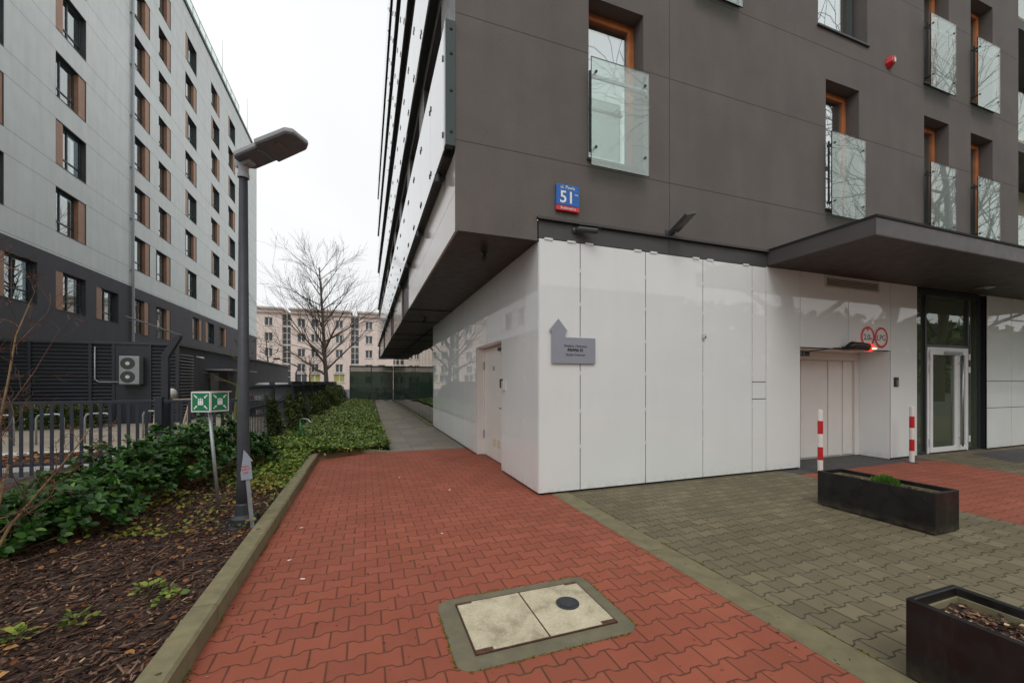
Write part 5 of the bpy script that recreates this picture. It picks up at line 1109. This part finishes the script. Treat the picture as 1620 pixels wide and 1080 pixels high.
# ================================================================ COURTYARD THINGS
def hoop(x, y, label, i):
    o = MB(); w = .5; o.tube([(x, y, 0), (x, y, .62), (x + .03, y, .69), (x + .1, y, .72), (x + w - .1, y, .72), (x + w - .03, y, .69), (x + w, y, .62), (x + w, y, 0)], .022, 8)
    return tag(o.build('bike_rack_hoop', 'galv', smooth=True), label, 'bike rack', 'bike rack hoops in the courtyard')
hoop(-8.3, 13.0, 'silver bike rack hoop in the courtyard, farthest left', 0); hoop(-7.4, 13.0, 'silver bike rack hoop in the courtyard, second from the left', 1); hoop(-6.5, 13.0, 'silver bike rack hoop in the courtyard, third from the left', 2); hoop(-5.6, 13.6, 'silver bike rack hoop beside the pale timber trestle', 3)
tr = thing('timber_trestle', (-5.2, 14.6, 0), 'pale timber trestle standing in the courtyard behind the fence', 'trestle')
mb = MB(); mb.box(-5.75, 14.55, .92, -4.85, 14.65, 1.0); mb.build('top_rail', 'easel', tr)
for (x0, x1) in ((-5.7, -5.85), (-4.9, -5.05)):
    for dy in (-.2, .2): mb = MB(); mb.tube([(x0, 14.6, .92), (x1 + (.15 if x0 < -5.2 else 0), 14.6 + dy, 0)], .03, 6); mb.build('leg', 'easel', tr)
car = thing('parked_car', (-3.95, 22.2, 0), 'dark hatchback parked behind the side fence', 'car')
prof = [(0, .32), (0, .72), (.12, .92), (.45, 1.05), (.75, 1.38), (1.2, 1.47), (2.2, 1.46), (2.75, 1.30), (3.25, 1.0), (4.05, .88), (4.25, .65), (4.25, .32)]
def cl(u, v, s): return (-3.95 + s * (.88 if v < 1.0 else .88 - (v - 1.0) * .5), 20.1 + u, v)
mb = MB(); mb.prism(prof, lambda u, v: cl(u, v, -1), lambda u, v: cl(u, v, 1)); mb.build('body', 'car_paint', car, bevel=.04)
mb = MB(); mb.quad(*[(-3.95 + a, 20.1 + b - .012, c) for a, b, c in ((-.72, .50, 1.08), (.72, .50, 1.08), (.62, .75, 1.36), (-.62, .75, 1.36))]); mb.build('rear_window', 'car_glass', car)
for s_ in (-1, 1):
    mb = MB(); mb.prism([(.8, 1.05), (1.05, 1.36), (2.3, 1.37), (2.95, 1.05)], lambda u, v: (cl(u, v, s_)[0] + s_ * .004, 20.1 + u, v), lambda u, v: (cl(u, v, s_)[0] + s_ * .010, 20.1 + u, v)); mb.build('side_window', 'car_glass', car)
    mb = MB(); mb.box(-3.95 + s_ * .55, 20.08, .78, -3.95 + s_ * .84, 20.2, .92); mb.build('tail_light', 'tail_red', car)
    for u in (.8, 3.4):
        mb = MB(); mb.disk((-3.95 + s_ * .70, 20.1 + u, .32), (s_, 0, 0), .32, .2, 24); wh = mb.build('wheel', 'rubber', car); mb = MB(); mb.disk((-3.95 + s_ * .895, 20.1 + u, .32), (s_, 0, 0), .2, .012, 20); mb.build('rim', 'steel', wh)
# far street lamp with bent arm
fs = thing('far_street_lamp', (-8.3, 58, 0), 'dark double-kinked street lamp in front of the pink block', 'street lamp')
mb = MB(); mb.tube([(-8.3, 58, 0), (-8.3, 58, 2.6), (-8.0, 58, 3.4), (-10.2, 58, 4.4)], [.10, .09, .08, .05], 8); mb.build('pole', 'anthracite', fs)
mb = MB(); mb.box(-10.8, 57.8, 4.3, -10.1, 58.2, 4.5); mb.build('head', 'anthracite', fs)
# glass screen closing the end of the alley
gs = thing('glass_screen', (.6, 34.7, 0), 'dark glass windbreak wall closing the far end of the alley', 'glass wall')
mb = MB()
for x in (-1.15, .45, 2.1): mb.box(x - .03, 34.62, 0, x + .03, 34.7, 2.75)
mb.box(-1.18, 34.61, 2.72, 2.13, 34.71, 2.80); mb.build('frame', 'hotel_frame', gs)
for a, b in ((-1.12, .42), (.48, 2.07)):
    mb = MB(); mb.box(a, 34.65, .05, b, 34.665, 2.35); mb.build('pane', 'screen_glass', gs); mb = MB(); mb.box(a, 34.65, 2.36, b, 34.665, 2.72); mb.build('top_pane', 'spandrel', gs)
bk = thing('bicycle', (1.1, 34.0, 0), 'dark bicycle leaning at the far end of the alley', 'bicycle')
for x in (.62, 1.62):
    mb = MB(); n = 24; mb.tube([(x + .33 * math.cos(k / n * 6.2832), 34.2, .34 + .33 * math.sin(k / n * 6.2832)) for k in range(n + 1)], .02, 6); mb.build('wheel', 'rubber', bk)
mb = MB()
for a, b in (((.62, .34), (.85, .85)), ((.62, .34), (1.1, .32)), ((.85, .8), (1.1, .32)), ((.86, .82), (1.42, .84)), ((1.1, .32), (1.42, .78)), ((1.62, .34), (1.4, .98))): mb.tube([(a[0], 34.2, a[1]), (b[0], 34.2, b[1])], .018, 6)
mb.build('frame', 'iron', bk); mb = MB(); mb.tube([(1.38, 33.95, 1.0), (1.4, 34.2, 1.02), (1.38, 34.45, 1.0)], .015, 6); mb.build('handlebar', 'black', bk); mb = MB(); mb.tube([(.78, 34.2, .93), (1.0, 34.2, .94)], [.06, .02], 8); mb.build('saddle', 'black', bk)

# ================================================================ PINK BLOCK (far)
YP = 86
PB = thing('pink_block', (-12, YP, 0), 'pale pink five-storey apartment block across the far street', 'building')
secs = [(-50, -39.5), (-38.1, -27.0), (-25.6, -14.65), (-13.2, -2.7), (-1.2, 9.8), (11.3, 22)]
for a, b in secs:
    hs = []
    n = 4; xs = [a + (b - a) * f for f in (.17, .39, .80)]
    for k in range(4):
        zc = 12.75 - 2.85 * k
        for x in xs: hs.append((x - .68, x + .68, zc - .75, zc + .75))
    for x in xs: hs.append((x - 1.0, x + 1.0, 1.5, 3.0))
    mb = MB(); holes_wall(mb, a, b, 0, 15.0, hs, lambda u, z, d: (u, YP + d, z), .35)
    mb.quad((a, YP, 0), (a, YP + 12, 0), (a, YP + 12, 15), (a, YP, 15)); mb.quad((b, YP, 0), (b, YP + 12, 0), (b, YP + 12, 15), (b, YP, 15)); mb.build('wall', 'pink_render', PB)
    mb = MB(); mb.box(a - .25, YP - .35, 14.3, b + .25, YP - .01, 14.5); mb.box(a - .3, YP - .45, 15.0, b + .3, YP + 12, 15.35); mb.build('cornice', 'cornice', PB)
    for q, (c0, c1, d0, d1) in enumerate(hs):
        if len([c_ for c_ in PB.children if c_.name.startswith('window')]) >= 100 or b < -45 or a > 9: break
        mb = MB(); gmat = 'far_glass'
        if d0 < 2 and a == -13.2 and q % 3 in (1, 2): gmat = 'lit_shop_yellow'
        mb.box(c0, YP + .25, d0, c1, YP + .27, d1); w = mb.build('window', gmat, PB)
        mb = MB(); m_ = (c0 + c1) / 2; mb.box(m_ - .07, YP + .18, d0, m_ + .07, YP + .245, d1); mb.box(c0, YP + .18, d0, c0 + .1, YP + .245, d1); mb.box(c1 - .1, YP + .18, d0, c1, YP + .245, d1); mb.box(c0 + .1, YP + .181, d1 - .1, c1 - .1, YP + .244, d1); mb.box(c0 - .1, YP - .12, d0 - .14, c1 + .1, YP + .2, d0 - .02); mb.build('frame', 'white_paint', w)
for a, b in zip(secs, secs[1:]):
    x0, x1 = a[1], b[0]; mb = MB(); mb.box(x0, YP + .9, 0, x1, YP + 1.0, 14.2); gl_ = mb.build('stair_glazing', 'far_glass', PB); mb = MB()
    for i in range(3): x = x0 + (x1 - x0) * i / 2; mb.box(x - .06, YP + .8, 2, x + .06, YP + .89, 14.2)
    for k in range(11): mb.box(x0, YP + .805, 2.4 + k * 1.18, x1, YP + .885, 2.4 + k * 1.18 + (.35 if k % 3 == 2 else .1))
    mb.build('glazing_bars', 'white_paint', gl_); mb = MB(); mb.box(x0, YP + .7, 14.2, x1, YP + 8, 14.6); mb.build('bay_roof', 'cornice', PB)
# neighbour at right edge with stacked balconies
NB = thing('neighbour_block', (17, 6.5, 0), 'cream building with glass-fronted balconies, a sliver at the right edge', 'building')
mb = MB(); mb.box(14.36, 6.2, 3.7, 24, 16, 18); mb.build('wall', 'cream', NB)
for k in range(5):
    z = 4.1 + 2.97 * k; mb = MB(); mb.box(14.36, 5.1, z, 24, 6.19, z + .22); sb = mb.build('balcony_slab', 'band_metal', NB)
    mb = MB(); mb.box(14.45, 5.08, z + .25, 23.9, 5.095, z + 1.4); mb.build('glass', 'balcony_glass', sb)
mb = MB(); mb.box(16.4, 5.0, 0, 24, 16, 3.69); mb.build('ground_floor', 'cream', NB)
# bare street trees behind the photographer: what the window glass and white panels reflect
for i, (x, y, h) in enumerate([(24, -7.5, 19), (33, -8, 20), (43, -9, 20)]):
    bare_tree('street_tree', (x, y, 0), h, .42, ['broad bare street tree facing the facade, the one nearest the alley', 'broad bare street tree facing the facade, the middle one of the row', 'broad bare street tree facing the facade, the farthest along the street'][i], 'tree', 90 + i, nkid=(12, 7, 5), spread=(.85, .75, .65), kidlen=.62, start=.18, minr=.014, group='street trees across the road', wob=.12)
wd = leafcloud('roadside_greenery', 9000, lambda g, n: np.stack([g.uniform(26, 150, n), g.uniform(-27, -22, n), g.uniform(0, 9.5, n)], 1), (.9, 1.8), 'hedge', None, 77, .2); tag(wd, None, None, None, 'stuff')
OB = thing('opposite_block', (5, -38, 0), 'pale block across the street behind the camera, mirrored in the glass', 'building')
mb = MB(); hs = [(x, x + 1.5, z, z + 1.6) for x in range(-28, 40, 4) for z in (1.2, 4.4, 7.6, 10.8)]
holes_wall(mb, -32, 44, 0, 13.5, hs, lambda u, z, d: (u, -38 - d, z), .3); mb.build('wall', 'cream', OB)
mb = MB(); mb.box(-32, -38.5, 0, 44, -38.35, 13.4); mb.build('glazing', 'far_glass', OB)
mb = MB(); mb.box(-32.3, -50, 13.5, 44.3, -37.7, 14.0); mb.build('roof', 'cornice', OB)
